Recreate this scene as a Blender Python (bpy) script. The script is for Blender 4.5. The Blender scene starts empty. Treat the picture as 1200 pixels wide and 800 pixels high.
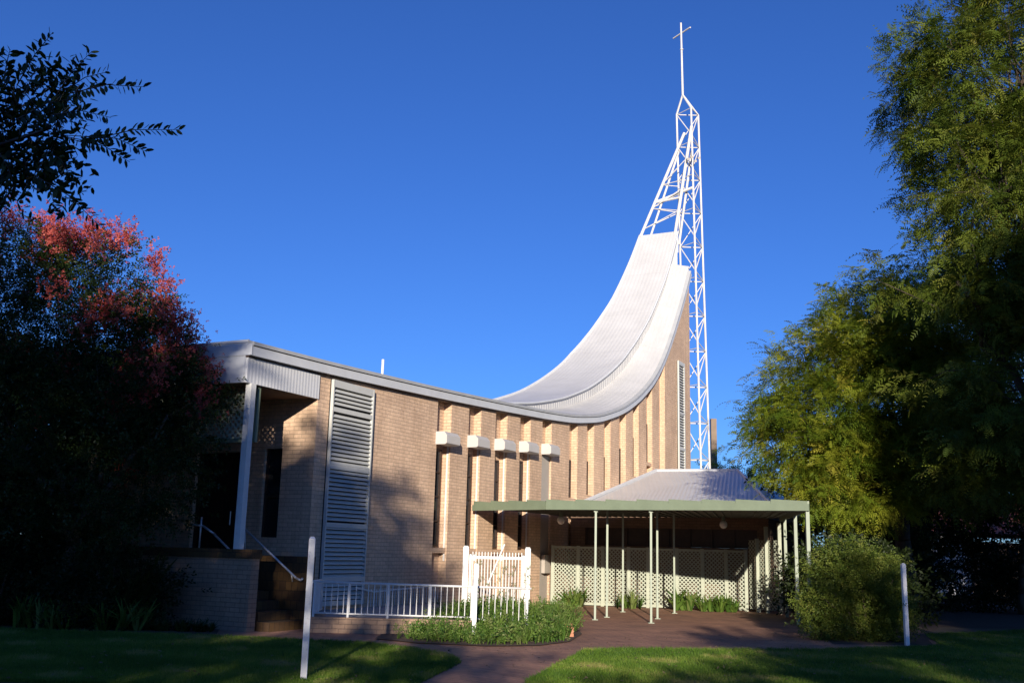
import bpy, math, random
import numpy as np
from mathutils import Vector, Matrix
random.seed(5); rng = np.random.default_rng(11)
sc = bpy.context.scene; COL = sc.collection
R = math.radians

# ------------------------------------------------------------ materials
def mat(name):
    m = bpy.data.materials.new(name); m.use_nodes = True
    nt = m.node_tree; b = nt.nodes['Principled BSDF']
    return m, nt, b
def N(nt, t, **k):
    n = nt.nodes.new(t)
    for a, v in k.items():
        if a in n.inputs.keys(): n.inputs[a].default_value = v
        else: setattr(n, a, v)
    return n
def L(nt, a, b): nt.links.new(a, b)
def ramp(nt, fac, stops):
    r = N(nt, 'ShaderNodeValToRGB'); e = r.color_ramp.elements
    while len(e) < len(stops): e.new(0.5)
    for i, (p, c) in enumerate(stops):
        e[i].position = p; e[i].color = (*c, 1)
    L(nt, fac, r.inputs['Fac']); return r
def noise(nt, vec, scale, detail=4, rough=.6):
    n = N(nt, 'ShaderNodeTexNoise'); n.inputs['Scale'].default_value = scale
    n.inputs['Detail'].default_value = detail; n.inputs['Roughness'].default_value = rough
    if vec is not None: L(nt, vec, n.inputs['Vector'])
    return n
def bump(nt, b, h, strength=.3, dist=.01):
    u = N(nt, 'ShaderNodeBump'); u.inputs['Strength'].default_value = strength
    u.inputs['Distance'].default_value = dist
    L(nt, h, u.inputs['Height']); L(nt, u.outputs[0], b.inputs['Normal'])
def mixc(nt, fac, a, b, mode='MIX'):
    m = N(nt, 'ShaderNodeMix', data_type='RGBA', blend_type=mode)
    if isinstance(fac, (int, float)): m.inputs[0].default_value = fac
    else: L(nt, fac, m.inputs[0])
    for i, v in ((6, a), (7, b)):
        if isinstance(v, tuple): m.inputs[i].default_value = (*v, 1)
        else: L(nt, v, m.inputs[i])
    return m.outputs[2]
def plain(name, c, rough=.6, var=.12, scale=3., metal=0., spec=.5, dirt=None, bumps=0.):
    m, nt, b = mat(name)
    tc = N(nt, 'ShaderNodeTexCoord')
    n = noise(nt, tc.outputs['Object'], scale)
    d = tuple(x * (1 - var) for x in c); u = tuple(min(1, x * (1 + var)) for x in c)
    r = ramp(nt, n.outputs['Fac'], [(.3, d), (.7, u)])
    out = r.outputs[0]
    if dirt:
        n2 = noise(nt, tc.outputs['Object'], scale * 5, 6, .7)
        r2 = ramp(nt, n2.outputs['Fac'], [(.56, (0, 0, 0)), (.72, (1, 1, 1))])
        out = mixc(nt, r2.outputs[0], out, dirt)
    L(nt, out, b.inputs['Base Color'])
    b.inputs['Roughness'].default_value = rough; b.inputs['Metallic'].default_value = metal
    b.inputs['Specular IOR Level'].default_value = spec
    if bumps: bump(nt, b, n.outputs['Fac'], .4, bumps)
    return m
def brick(name, c1, c2, mortar, w=.23, h=.076, mort=.012, stain=.3):
    m, nt, b = mat(name)
    uv = N(nt, 'ShaderNodeUVMap')
    bt = N(nt, 'ShaderNodeTexBrick'); bt.inputs['Scale'].default_value = 1.0
    bt.inputs['Brick Width'].default_value = w + .01; bt.inputs['Row Height'].default_value = h + .01
    bt.inputs['Mortar Size'].default_value = mort * .5; bt.inputs['Mortar Smooth'].default_value = .1
    bt.inputs['Bias'].default_value = 0
    bt.inputs['Color1'].default_value = (*c1, 1); bt.inputs['Color2'].default_value = (*c2, 1); bt.inputs['Mortar'].default_value = (*mortar, 1)
    L(nt, uv.outputs[0], bt.inputs['Vector'])
    n = noise(nt, uv.outputs[0], 14., 5, .7)
    r = ramp(nt, n.outputs['Fac'], [(.25, (.82, .80, .78)), (.75, (1.12, 1.1, 1.08))])
    c = mixc(nt, 1., bt.outputs['Color'], r.outputs[0], 'MULTIPLY')
    n2 = noise(nt, uv.outputs[0], .7, 6, .65)
    r2 = ramp(nt, n2.outputs['Fac'], [(.35, (1 - stain, 1 - stain, 1 - stain * .9)), (.65, (1, 1, 1))])
    c = mixc(nt, .6, c, r2.outputs[0], 'MULTIPLY')
    mp = N(nt, 'ShaderNodeMapping'); mp.inputs['Scale'].default_value = (2.6, .22, 1); L(nt, uv.outputs[0], mp.inputs[0])
    n3 = noise(nt, mp.outputs[0], 1.6, 6, .65); r3 = ramp(nt, n3.outputs['Fac'], [(.36, (.72, .69, .66)), (.56, (1, 1, 1))])
    c = mixc(nt, .45, c, r3.outputs[0], 'MULTIPLY')
    L(nt, c, b.inputs['Base Color']); b.inputs['Roughness'].default_value = .85
    inv = N(nt, 'ShaderNodeMath', operation='SUBTRACT'); inv.inputs[0].default_value = 1.
    L(nt, bt.outputs['Fac'], inv.inputs[1])
    add = N(nt, 'ShaderNodeMath', operation='ADD'); L(nt, inv.outputs[0], add.inputs[0])
    mu = N(nt, 'ShaderNodeMath', operation='MULTIPLY'); mu.inputs[1].default_value = .35; L(nt, n.outputs['Fac'], mu.inputs[0]); L(nt, mu.outputs[0], add.inputs[1])
    bump(nt, b, add.outputs[0], .8, .008)
    return m
def corrugated(name, c, pitch, depth=.012, rough=.45, axis=0, band=.1):
    """ribs vary along UV axis; height only through bump"""
    m, nt, b = mat(name)
    uv = N(nt, 'ShaderNodeUVMap'); sx = N(nt, 'ShaderNodeSeparateXYZ'); L(nt, uv.outputs[0], sx.inputs[0])
    mu = N(nt, 'ShaderNodeMath', operation='MULTIPLY'); mu.inputs[1].default_value = 2 * math.pi / pitch
    L(nt, sx.outputs[axis], mu.inputs[0])
    sn = N(nt, 'ShaderNodeMath', operation='SINE'); L(nt, mu.outputs[0], sn.inputs[0])
    n = noise(nt, uv.outputs[0], .8, 6, .6)
    r = ramp(nt, n.outputs['Fac'], [(.3, tuple(x * (1 - band) for x in c)), (.7, tuple(min(.9, x * (1 + band)) for x in c))])
    # sheet laps across the run
    w2 = N(nt, 'ShaderNodeMath', operation='FRACT'); d2 = N(nt, 'ShaderNodeMath', operation='MULTIPLY'); d2.inputs[1].default_value = 1 / 3.1
    L(nt, sx.outputs[1 - axis], d2.inputs[0]); L(nt, d2.outputs[0], w2.inputs[0])
    r3 = ramp(nt, w2.outputs[0], [(.0, (.86, .86, .86)), (.012, (1, 1, 1))])
    cc = mixc(nt, 1., r.outputs[0], r3.outputs[0], 'MULTIPLY')
    L(nt, cc, b.inputs['Base Color']); b.inputs['Roughness'].default_value = rough
    bump(nt, b, sn.outputs[0], 1., depth)
    return m
def leafmat(name, cols, trans=.35, rough=.55):
    m, nt, b = mat(name)
    at = N(nt, 'ShaderNodeAttribute', attribute_name='tint')
    k = len(cols)
    r = ramp(nt, at.outputs['Fac'], [(i / (k - 1), c) for i, c in enumerate(cols)])
    L(nt, r.outputs[0], b.inputs['Base Color']); b.inputs['Roughness'].default_value = rough
    b.inputs['Specular IOR Level'].default_value = .25
    t = N(nt, 'ShaderNodeBsdfTranslucent'); L(nt, r.outputs[0], t.inputs['Color'])
    mx = N(nt, 'ShaderNodeMixShader'); mx.inputs[0].default_value = trans
    L(nt, b.outputs[0], mx.inputs[1]); L(nt, t.outputs[0], mx.inputs[2])
    L(nt, mx.outputs[0], nt.nodes['Material Output'].inputs['Surface'])
    return m

M = {}
M['brick'] = brick('cream_brick', (.82, .59, .405), (.70, .495, .34), (.50, .37, .265))
M['brick_dark'] = brick('plinth_brick', (.46, .31, .21), (.38, .26, .175), (.25, .18, .13))
M['brick_shaded'] = brick('shaded_brown_brick', (.24, .15, .10), (.19, .12, .08), (.12, .09, .07))  # brick darkened so the shade under the canopy sits in its colour
M['tile'] = brick('brown_step_tile', (.075, .04, .016), (.13, .07, .02), (.03, .02, .012), w=.14, h=.17, mort=.01)
M['roof'] = corrugated('white_roof_sheet', (.56, .555, .54), .19, .0025, band=.08)
M['clerestory'] = corrugated('white_wall_sheet', (.60, .60, .59), .2, .006)
M['fascia'] = corrugated('white_fascia_sheet', (.62, .63, .64), .1, .0016, axis=0, band=.05)
M['annex_roof'] = corrugated('grey_roof_sheet', (.58, .58, .58), .15, .004, band=.05)
M['trim'] = plain('white_trim_paint', (.58, .60, .62), .45, .06)
M['gutter'] = plain('grey_gutter_paint', (.42, .43, .43), .5, .08)
M['white'] = plain('white_paint', (.70, .70, .68), .45, .06, 6., dirt=(.6, .58, .52))
M['post_white'] = plain('weathered_white_post', (.78, .78, .78), .6, .08, 9., dirt=(.55, .52, .47))
M['steel'] = plain('white_tower_paint', (.64, .62, .58), .5, .06, 3., dirt=(.50, .34, .22))
M['shade'] = plain('offwhite_sunshade', (.54, .52, .49), .5, .05)
M['cream'] = plain('cream_lattice_paint', (.36, .39, .30), .6, .08, 4.)
M['green'] = plain('pale_green_paint', (.17, .21, .14), .5, .08, 4.)
M['greenpost'] = plain('pale_green_post_paint', (.28, .325, .245), .5, .06, 4.)
M['louvre'] = plain('pale_louvre_paint', (.54, .55, .52), .5, .05)
M['dark'] = plain('dark_cavity', (.012, .012, .013), .9)
M['darkwood'] = plain('dark_brown_timber', (.045, .024, .016), .5, .3, 6.)
M['doorwood'] = plain('dark_door_timber', (.028, .016, .012), .45, .3, 6.)
M['ceiling'] = plain('dark_soffit', (.16, .10, .07), .8, .1)
M['deckunder'] = plain('deck_underside', (.12, .125, .11), .7, .1)
M['panelgrey'] = plain('beige_grey_panel', (.42, .38, .33), .6, .05)
M['rail'] = plain('galvanised_rail', (.55, .56, .57), .35, .08, metal=.4)
M['globe'] = plain('opal_globe', (.75, .75, .70), .25, .02)
M['terracotta'] = plain('terracotta', (.45, .2, .11), .8, .15)
M['concrete'] = plain('grey_concrete', (.32, .31, .29), .85, .15, 5.)
M['bark'] = plain('grey_bark', (.13, .10, .075), .9, .4, 7., bumps=.03)
M['bark_dark'] = plain('dark_bark', (.06, .045, .032), .9, .35, 6., bumps=.03)
M['bark_pale'] = plain('pale_bark', (.22, .17, .12), .9, .35, 6., bumps=.03)
M['soil'] = plain('mulch_soil', (.085, .05, .032), .95, .35, 9., bumps=.03)
M['ground'] = plain('bare_ground', (.10, .075, .045), .95, .3, 1.2, bumps=.03)
M['render'] = plain('white_rendered_wall', (.8, .8, .78), .8, .04)
M['redroof'] = plain('red_tile_roof', (.30, .09, .06), .8, .2)
M['stackbrown'] = plain('brown_stack', (.23, .17, .12), .8, .1)
M['bird'] = plain('dark_feather', (.01, .01, .011), .7)
# glass
m, nt, b = mat('dark_window_glass'); b.inputs['Base Color'].default_value = (.02, .022, .025, 1); b.inputs['Roughness'].default_value = .08; M['glass'] = m
# lawn base
m, nt, b = mat('lawn_turf'); tc = N(nt, 'ShaderNodeTexCoord')
n = noise(nt, tc.outputs['Object'], 1.1, 6, .65); n2 = noise(nt, tc.outputs['Object'], 40., 4, .7)
r = ramp(nt, n.outputs['Fac'], [(.3, (.035, .07, .012)), (.55, (.06, .10, .018)), (.75, (.10, .11, .03))])
c = mixc(nt, .5, r.outputs[0], ramp(nt, n2.outputs['Fac'], [(.3, (.35, .35, .35)), (.7, (1.2, 1.2, 1.2))]).outputs[0], 'MULTIPLY')
L(nt, c, b.inputs['Base Color']); b.inputs['Roughness'].default_value = .95; bump(nt, b, n2.outputs['Fac'], 1., .04); M['lawn'] = m
# pavers
m, nt, b = mat('brick_pavers'); tc = N(nt, 'ShaderNodeTexCoord'); mp = N(nt, 'ShaderNodeMapping'); mp.inputs['Rotation'].default_value = (0, 0, R(38))
L(nt, tc.outputs['Object'], mp.inputs[0])
bt = N(nt, 'ShaderNodeTexBrick'); bt.inputs['Scale'].default_value = 1.; bt.inputs['Brick Width'].default_value = .24; bt.inputs['Row Height'].default_value = .12
bt.inputs['Mortar Size'].default_value = .007; bt.inputs['Color1'].default_value = (.44, .225, .135, 1); bt.inputs['Color2'].default_value = (.33, .165, .10, 1); bt.inputs['Mortar'].default_value = (.14, .10, .075, 1)
L(nt, mp.outputs[0], bt.inputs['Vector'])
n = noise(nt, tc.outputs['Object'], .9, 7, .7); r = ramp(nt, n.outputs['Fac'], [(.3, (.6, .6, .62)), (.7, (1.25, 1.2, 1.15))])
c = mixc(nt, 1., bt.outputs['Color'], r.outputs[0], 'MULTIPLY'); L(nt, c, b.inputs['Base Color']); b.inputs['Roughness'].default_value = .8
bump(nt, b, bt.outputs['Fac'], -.6, .006); M['paver'] = m
M['grass'] = leafmat('grass_blades', [(.06, .13, .014), (.11, .20, .022), (.18, .26, .035), (.32, .29, .10)], .3)
M['jaca'] = leafmat('feathery_leaves', [(.035, .065, .010), (.075, .12, .015), (.14, .175, .02), (.22, .22, .04)], .35)
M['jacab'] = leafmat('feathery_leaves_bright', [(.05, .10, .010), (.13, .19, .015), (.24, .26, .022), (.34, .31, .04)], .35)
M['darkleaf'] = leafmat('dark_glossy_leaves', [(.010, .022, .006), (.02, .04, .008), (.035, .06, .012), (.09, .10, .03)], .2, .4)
M['redleaf'] = leafmat('red_seed_heads', [(.22, .03, .03), (.42, .07, .06), (.58, .15, .11)], .3)
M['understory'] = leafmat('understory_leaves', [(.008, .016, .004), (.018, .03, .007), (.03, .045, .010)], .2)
M['bush'] = leafmat('yellow_green_leaves', [(.035, .06, .010), (.07, .11, .015), (.13, .165, .025), (.22, .23, .05)], .3)
M['bed'] = leafmat('strappy_green', [(.035, .08, .014), (.075, .15, .022), (.13, .21, .035), (.20, .23, .08)], .3)
M['straw'] = leafmat('dry_stalks', [(.12, .08, .05), (.25, .19, .10)], .2)

# ------------------------------------------------------------ object helpers
OFF = {}
def tag(o, label=None, cat=None, group=None, kind=None):
    if label: o['label'] = label
    if cat: o['category'] = cat
    if group: o['group'] = group
    if kind: o['kind'] = kind
    return o
def empty(name, loc, label, cat, group=None):
    o = bpy.data.objects.new(name, None); COL.objects.link(o); o.location = loc; o.empty_display_size = .3
    OFF[o] = Vector(loc); return tag(o, label, cat, group)
def link(name, me, material, parent=None):
    o = bpy.data.objects.new(name, me); COL.objects.link(o)
    if material is not None: me.materials.append(M[material])
    if parent is not None:
        o.parent = parent; off = OFF[parent]; OFF[o] = off
        me.transform(Matrix.Translation(-off))
    else: OFF[o] = Vector((0, 0, 0))
    return o
ident = lambda a, b, c: (a, b, c)
T = (0.44673, 0.89467); O = (8.3726, 46.887)
def W(s, p, z): return (O[0] - T[0] * s - T[1] * p, O[1] - T[1] * s + T[0] * p, z)   # church frame: s back along the wall, p inwards
class MB:
    def __init__(s): s.v = []; s.f = []; s.uv = []
    def quad(s, pts, uv=None):
        i = len(s.v); s.v += [tuple(p) for p in pts]; s.f.append(tuple(range(i, i + len(pts))))
        s.uv.append(uv or [(0, 0)] * len(pts))
    def box(s, lo, hi, fr=ident, ztop=None):
        (a0, b0, c0), (a1, b1, c1) = lo, hi
        P = lambda a, b, c: fr(a, b, c)
        F = [[(a0, b0, c0), (a1, b0, c0), (a1, b0, c1), (a0, b0, c1)], [(a1, b1, c0), (a0, b1, c0), (a0, b1, c1), (a1, b1, c1)],
             [(a0, b1, c0), (a0, b0, c0), (a0, b0, c1), (a0, b1, c1)], [(a1, b0, c0), (a1, b1, c0), (a1, b1, c1), (a1, b0, c1)],
             [(a0, b0, c1), (a1, b0, c1), (a1, b1, c1), (a0, b1, c1)], [(a0, b1, c0), (a1, b1, c0), (a1, b0, c0), (a0, b0, c0)]]
        for k, q in enumerate(F):
            uv = [((x, z) if k < 2 else (y + .37, z) if k < 4 else (x, y)) for x, y, z in q]
            s.quad([P(*x) for x in q], uv)
        return s
    def tube(s, a, b, r, r2=None, n=6, cap=True):
        a, b = Vector(a), Vector(b); r2 = r if r2 is None else r2; d = (b - a)
        if d.length < 1e-6: return s
        d.normalize(); u = d.cross(Vector((0, 0, 1)));
        if u.length < 1e-3: u = d.cross(Vector((0, 1, 0)))
        u.normalize(); w = d.cross(u)
        i = len(s.v)
        for k in range(n):
            t = 2 * math.pi * (k + .5) / n; e = u * math.cos(t) + w * math.sin(t)
            s.v.append(tuple(a + e * r)); s.v.append(tuple(b + e * r2))
        ln = (b - a).length
        for k in range(n):
            k2 = (k + 1) % n
            s.f.append((i + 2 * k, i + 2 * k2, i + 2 * k2 + 1, i + 2 * k + 1)); s.uv.append([(k / n, 0), ((k + 1) / n, 0), ((k + 1) / n, ln), (k / n, ln)])
        if cap:
            s.f.append(tuple(i + 2 * k for k in range(n))[::-1]); s.uv.append([(0, 0)] * n)
            s.f.append(tuple(i + 2 * k + 1 for k in range(n))); s.uv.append([(0, 0)] * n)
        return s
    def path(s, pts, r, r2=None, n=6):
        r2 = r if r2 is None else r2; k = len(pts) - 1
        for j in range(k):
            s.tube(pts[j], pts[j + 1], r + (r2 - r) * j / k, r + (r2 - r) * (j + 1) / k, n, cap=True)
        return s
    def sphere(s, c, r, n=10, m=7, sz=1.):
        i = len(s.v)
        for a in range(m + 1):
            t = math.pi * a / m
            for b_ in range(n):
                q = 2 * math.pi * b_ / n
                s.v.append((c[0] + r * math.sin(t) * math.cos(q), c[1] + r * math.sin(t) * math.sin(q), c[2] + r * sz * math.cos(t)))
        for a in range(m):
            for b_ in range(n):
                b2 = (b_ + 1) % n
                s.f.append((i + a * n + b_, i + (a + 1) * n + b_, i + (a + 1) * n + b2, i + a * n + b2)); s.uv.append([(0, 0)] * 4)
        return s
    def build(s, name, material, parent=None, smooth=False):
        me = bpy.data.meshes.new(name); me.from_pydata(s.v, [], s.f); ul = me.uv_layers.new(name='UVMap')
        flat = [c for f in s.uv for t in f for c in t]; ul.data.foreach_set('uv', flat)
        o = link(name, me, material, parent)
        if smooth: me.polygons.foreach_set('use_smooth', [True] * len(me.polygons))
        me.update(); return o
def lin(Tb, x):
    if x <= Tb[0][0]: return Tb[0][1]
    for (a, b_), (c_, d) in zip(Tb, Tb[1:]):
        if x <= c_: return b_ + (d - b_) * (x - a) / (c_ - a)
    return Tb[-1][1]

# ------------------------------------------------------------ setting
def sheet(name, pts, z, material, label=None, cat=None, kind='structure', sub=False):
    mb = MB(); mb.quad([(x, y, z) for x, y in pts], [(x, y) for x, y in pts])
    o = mb.build(name, material); o['kind'] = kind; return o
sheet('ground', [(-400, -300), (400, -300), (400, 600), (-400, 600)], 0, 'ground')
sheet('paving', [(-18, 7), (.6, 4), (3, 14), (8.9, 20.5), (8.9, 29), (8.6, 33), (1.2, 34.5), (-1, 29), (-3, 24), (-18, 24)], .004, 'paver')
lawnL = [(-24, 7), (-1.3, 7), (-1.0, 12.9), (-.62, 15.2), (-.68, 15.8), (-.95, 16.5), (-1.5, 17.2), (-2.3, 17.9), (-5, 18.5), (-9, 18.8), (-24, 18.8)]
lawnR = [(.2, 7), (24, 7), (24, 27.5), (15, 27.5), (9.4, 23.5), (8.5, 20.5), (5.5, 18.9), (3.1, 18.3), (2.0, 18.15), (1.35, 17.7), (.8, 15.5), (.27, 13.2)]
sheet('lawn', lawnL, .012, 'lawn'); sheet('lawn', lawnR, .012, 'lawn')
bedC = [(-2.3, 18.75), (-1.5, 18.1), (-.3, 17.85), (.6, 18.2), (1.2, 19.2), (1.55, 21), (1.55, 24), (1.0, 26.5), (-.4, 26.5), (-1.2, 22), (-2.3, 19.7)]
sheet('garden_bed', bedC, .02, 'soil'); sheet('garden_bed', [(-20, 18.85), (-5.1, 18.7), (-5.4, 20.0), (-14, 24.4), (-20, 27)], .02, 'soil')
sheet('garden_bed', [(6.3, 20.2), (8.4, 20.6), (9.2, 23), (11, 26.5), (30, 29), (30, 60), (12, 44), (8.9, 31), (6.9, 23)], .008, 'soil')

# ------------------------------------------------------------ church
ZT = [(-1., 16.15), (0, 14.65), (1.05, 13.18), (2.53, 11.37), (4.03, 9.72), (5.54, 8.53), (7.46, 7.52), (9.22, 6.83), (11.69, 6.2), (14.11, 5.88), (16.41, 5.73), (19.68, 5.57), (23.04, 5.43), (26.04, 5.33), (28.05, 5.27), (30.4, 5.23)]
# smooth the measured roof line
SS = np.linspace(-1, 30.4, 127); zz = np.array([lin(ZT, x) for x in SS])
for _ in range(10):
    z2 = zz.copy(); z2[1:-1] = .25 * zz[:-2] + .5 * zz[1:-1] + .25 * zz[2:]; zz = z2
def zn(s): return float(np.interp(s, SS, zz))
def nrm(s):
    d = (zn(s + .15) - zn(s - .15)) / .3; l = math.hypot(1, d); return (-d / l, 1 / l)
RISE = [(-1, 1.2), (0, 1.2), (4, 1.28), (7, 1.15), (12, .9), (18, .46), (26, .40), (31, .30)]
PA = [(-1, .85), (1, .85), (3, .97), (5, 1.22), (8, 1.4), (10, 1.46), (31, 1.5)]
PF = [(-1, 2.8), (0, 2.9), (2, 3.17), (3, 3.42), (5, 3.92), (8, 4.24), (12, 4.5), (31, 6.2)]
church = empty('church', W(15, 0, 0), 'cream brick church with sweeping curved white metal roof rising to a peak', 'church')
def ribbon(name, sa, sb, n, fa, fb, material, uvw=None, thick=None):
    """surface between two edges fa(s), fb(s) -> world; u across, v along"""
    mb = MB(); S_ = [sa + (sb - sa) * i / n for i in range(n + 1)]
    A = [Vector(fa(s)) for s in S_]; B = [Vector(fb(s)) for s in S_]; l = 0
    for i in range(n):
        d = (A[i + 1] - A[i]).length; w0 = (B[i] - A[i]).length; w1 = (B[i + 1] - A[i + 1]).length
        if uvw: uv = [(l, 0), (l + d, 0), (l + d, w1), (l, w0)]
        else: uv = [(0, l), (0, l + d), (w1, l + d), (w0, l)]
        mb.quad([A[i], A[i + 1], B[i + 1], B[i]], uv); l += d
    return mb
def slab(mb, s0, s1, p0, p1, z0, top, step=.5):
    n = max(1, int(abs(s1 - s0) / step))
    S_ = [s0 + (s1 - s0) * i / n for i in range(n + 1)]
    for i in range(n):
        a, b_ = S_[i], S_[i + 1]; ta, tb = top(a), top(b_)
        mb.quad([W(a, p0, z0), W(b_, p0, z0), W(b_, p0, tb), W(a, p0, ta)], [(a, z0), (b_, z0), (b_, tb), (a, ta)])
        mb.quad([W(b_, p1, z0), W(a, p1, z0), W(a, p1, ta), W(b_, p1, tb)], [(b_, z0), (a, z0), (a, ta), (b_, tb)])
        mb.quad([W(a, p0, ta), W(b_, p0, tb), W(b_, p1, tb), W(a, p1, ta)])
    for a in (S_[0], S_[-1]):
        t_ = top(a); mb.quad([W(a, p0, z0), W(a, p1, z0), W(a, p1, t_), W(a, p0, t_)], [(p0 + .1, z0), (p1 + .1, z0), (p1 + .1, t_), (p0 + .1, t_)])
tp = lambda s: zn(s) + .08
gaps = [(22.97, 22.24), (21.27, 20.55), (19.65, 18.9), (18.03, 17.28), (16.41, 15.68), (14.23, 13.51), (12.66, 11.98), (11.01, 10.35), (9.43, 8.68), (7.89, 7.2), (6.25, 5.51), (4.6, 3.8)]
mb = MB(); DQ = .23
slab(mb, 3.8, 22.97, DQ, DQ + .25, 0, tp)                       # back of the recesses
slab(mb, 0, 3.8, 0, DQ + .25, 0, tp)
prev = 3.8
for a, b_ in reversed(gaps):
    if b_ > prev + .01: slab(mb, prev, b_, 0, DQ - .002, 0, tp)
    prev = a
slab(mb, 22.97, 28.06, 0, DQ + .25, 0, tp)
mb.build('wall', 'brick', church)
# far side, end wall and the wall under the porch
mb = ribbon('x', 0, 28.06, 40, lambda s: W(s, lin(PF, s) - .1, 0), lambda s: W(s, lin(PF, s) - .1, tp(s)), None, True)
mb.build('side_wall', 'brick', church)
mb = MB(); mb.box((0.02, DQ + .26, 0), (.27, 2.7, 14.3), W)
mb.build('end_wall', 'brick', church)
mb = MB(); ret = 28.06
for p0, p1, z0, z1 in [(DQ + .251, .86, 0, 5.2), (.86, 1.34, 0, 1.75), (.86, 1.34, 3.66, 5.2), (1.34, 2.0, 0, 5.2), (2.0, 3.3, 3.6, 5.2), (3.3, 7.7, 0, 5.2), (2.0, 3.3, 0, 1.05)]:
    mb.box((ret - .24, p0, z0), (ret, p1, z1), W)
mb.build('porch_wall', 'brick', church)
mb = MB(); mb.box((ret - .2, 2.0, 1.05), (ret - .1, 3.3, 3.6), W)
for k in range(9): mb.box((ret - .1, 2.05 + k * .14, 1.1), (ret - .085, 2.16 + k * .14, 3.5), W)
d = mb.build('door', 'doorwood', church); MB().tube(W(ret - .02, 2.2, 2.0), W(ret - .02, 2.2, 2.3), .015).build('handle', 'rail', d)
mb = MB(); mb.box((ret - .2, .86, 1.75), (ret - .12, 1.34, 3.66), W); w_ = mb.build('window', 'glass', church)
mb = MB()
for p0, p1, z0, z1 in [(.86, .91, 1.75, 3.66), (1.29, 1.34, 1.75, 3.66), (.91, 1.29, 2.6, 2.66)]: mb.box((ret - .118, p0, z0), (ret - .07, p1, z1), W)
mb.build('frame', 'darkwood', w_)
# recess windows
wt = [4.17, 4.2, 4.18, 4.3, None, 4.67, 4.76, 5.07, 5.54, 6.13, 6.87, None]
wb = [1.66, 1.66, 1.66, 1.66, None, 3.42, 3.6, 3.75, 4.1, 4.6, 5.3, None]
for (a, b_), t_, bo in zip(gaps, wt, wb):
    if t_ is None: continue
    lo, hi = b_ + .2, a - .02
    mb = MB(); mb.box((lo, DQ - .05, bo), (hi, DQ - .005, t_), W); w_ = mb.build('window', 'glass', church)
    mb = MB()
    for s0, s1, z0, z1 in [(lo, lo + .05, bo, t_), (hi - .05, hi, bo, t_), (lo + .05, hi - .05, bo, bo + .05), (lo + .05, hi - .05, t_ - .05, t_)] + [(lo + .05, hi - .05, bo + (t_ - bo) * k / 4, bo + (t_ - bo) * k / 4 + .04) for k in (1, 2, 3)]:
        mb.box((s0, DQ - .09, z0), (s1, DQ - .052, z1), W)
    mb.build('frame', 'darkwood', w_)
    mb = MB(); q = [(DQ - .15), (DQ - .051)]
    mb.box((b_ + .002, .03, bo - .16), (a - .002, DQ - .002, bo - .03), W); mb.build('sill', 'brick', w_)
# beige panel in the fifth bay, pale conduits and box sunshades
mb = MB(); mb.box((15.685, .06, 0), (16.405, .1, 4.6), W); mb.build('infill_panel', 'panelgrey', church)
for i, (a, b_) in enumerate(gaps[:5]):
    zt = [4.58, 4.67, 4.75, 4.85, 4.94][i]
    if i < 4: MB().box((b_ + .003, .05, 1.3), (b_ + .03, .09, zt - .3), W).build('conduit', 'white', church)
    mb = MB(); s0, s1 = b_ + .08, a + .06; pr = -.34
    prof = [(-.003, zt - .33), (-.003, zt), (pr * .75, zt), (pr, zt - .1), (pr, zt - .3), (pr + .05, zt - .33)]
    for j in range(len(prof)):
        (pa, za), (pb, zb_) = prof[j], prof[(j + 1) % len(prof)]
        mb.quad([W(s0, pa, za), W(s1, pa, za), W(s1, pb, zb_), W(s0, pb, zb_)])
    mb.quad([W(s0, *q) for q in prof]); mb.quad([W(s1, *q) for q in prof][::-1])
    mb.build('sunshade', 'shade', church)
MB().box((22.78, DQ - .03, .45), (22.96, DQ - .004, 1.15), W).build('backing', 'dark', church)
mb = MB()
for k in range(9): mb.box((22.76, DQ - .06, .45 + k * .078), (22.965, DQ - .032, .49 + k * .078), W)
mb.box((22.74, DQ - .062, .42), (22.76, DQ - .028, 1.17), W)
mb.build('air_grille', 'white', church)
MB().box((15.9, -.12, .95), (16.3, -.003, 1.5), W).build('meter_box', 'panelgrey', church)
# tall louvre panels
def louvres(s0, s1, z0, z1, mid, pitch, fw=.04):
    mb = MB(); mb.box((s0, -.03, z0), (s1, -.004, z1), W); o = mb.build('louvre_panel', 'dark', church)
    mb = MB()
    mb.box((s0, -.1, z0), (s0 + fw, -.031, z1), W); mb.box((s1 - fw, -.1, z0), (s1, -.031, z1), W)
    for z in [z0, z1 - .16] + mid: mb.box((s0 + fw, -.095, z), (s1 - fw, -.032, z + .1 if z != z1 - .16 else z1), W)
    mb.build('frame', 'louvre', o)
    mb = MB(); z = z0 + .12
    while z < z1 - .2:
        if not any(q - .035 < z < q + .07 for q in mid):
            a0, a1 = s0 + fw + .002, s1 - fw - .002; h = pitch
            mb.quad([W(a0, -.036, z + h * .62), W(a1, -.036, z + h * .62), W(a1, -.088, z), W(a0, -.088, z)])
            mb.quad([W(a0, -.09, z), W(a1, -.09, z), W(a1, -.09, z + .016), W(a0, -.09, z + .016)])
            mb.quad([W(a0, -.09, z + .016), W(a1, -.09, z + .016), W(a1, -.036, z + h * .62 + .016), W(a0, -.036, z + h * .62 + .016)])
        z += pitch
    mb.build('blades', 'louvre', o)
louvres(26.05, 27.65, .35, 5.2, [4.5, 3.25, 2.0, .85], .093)
louvres(1.12, 2.05, 4.6, 10.2, [6.2, 7.8], .12, .09)
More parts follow.
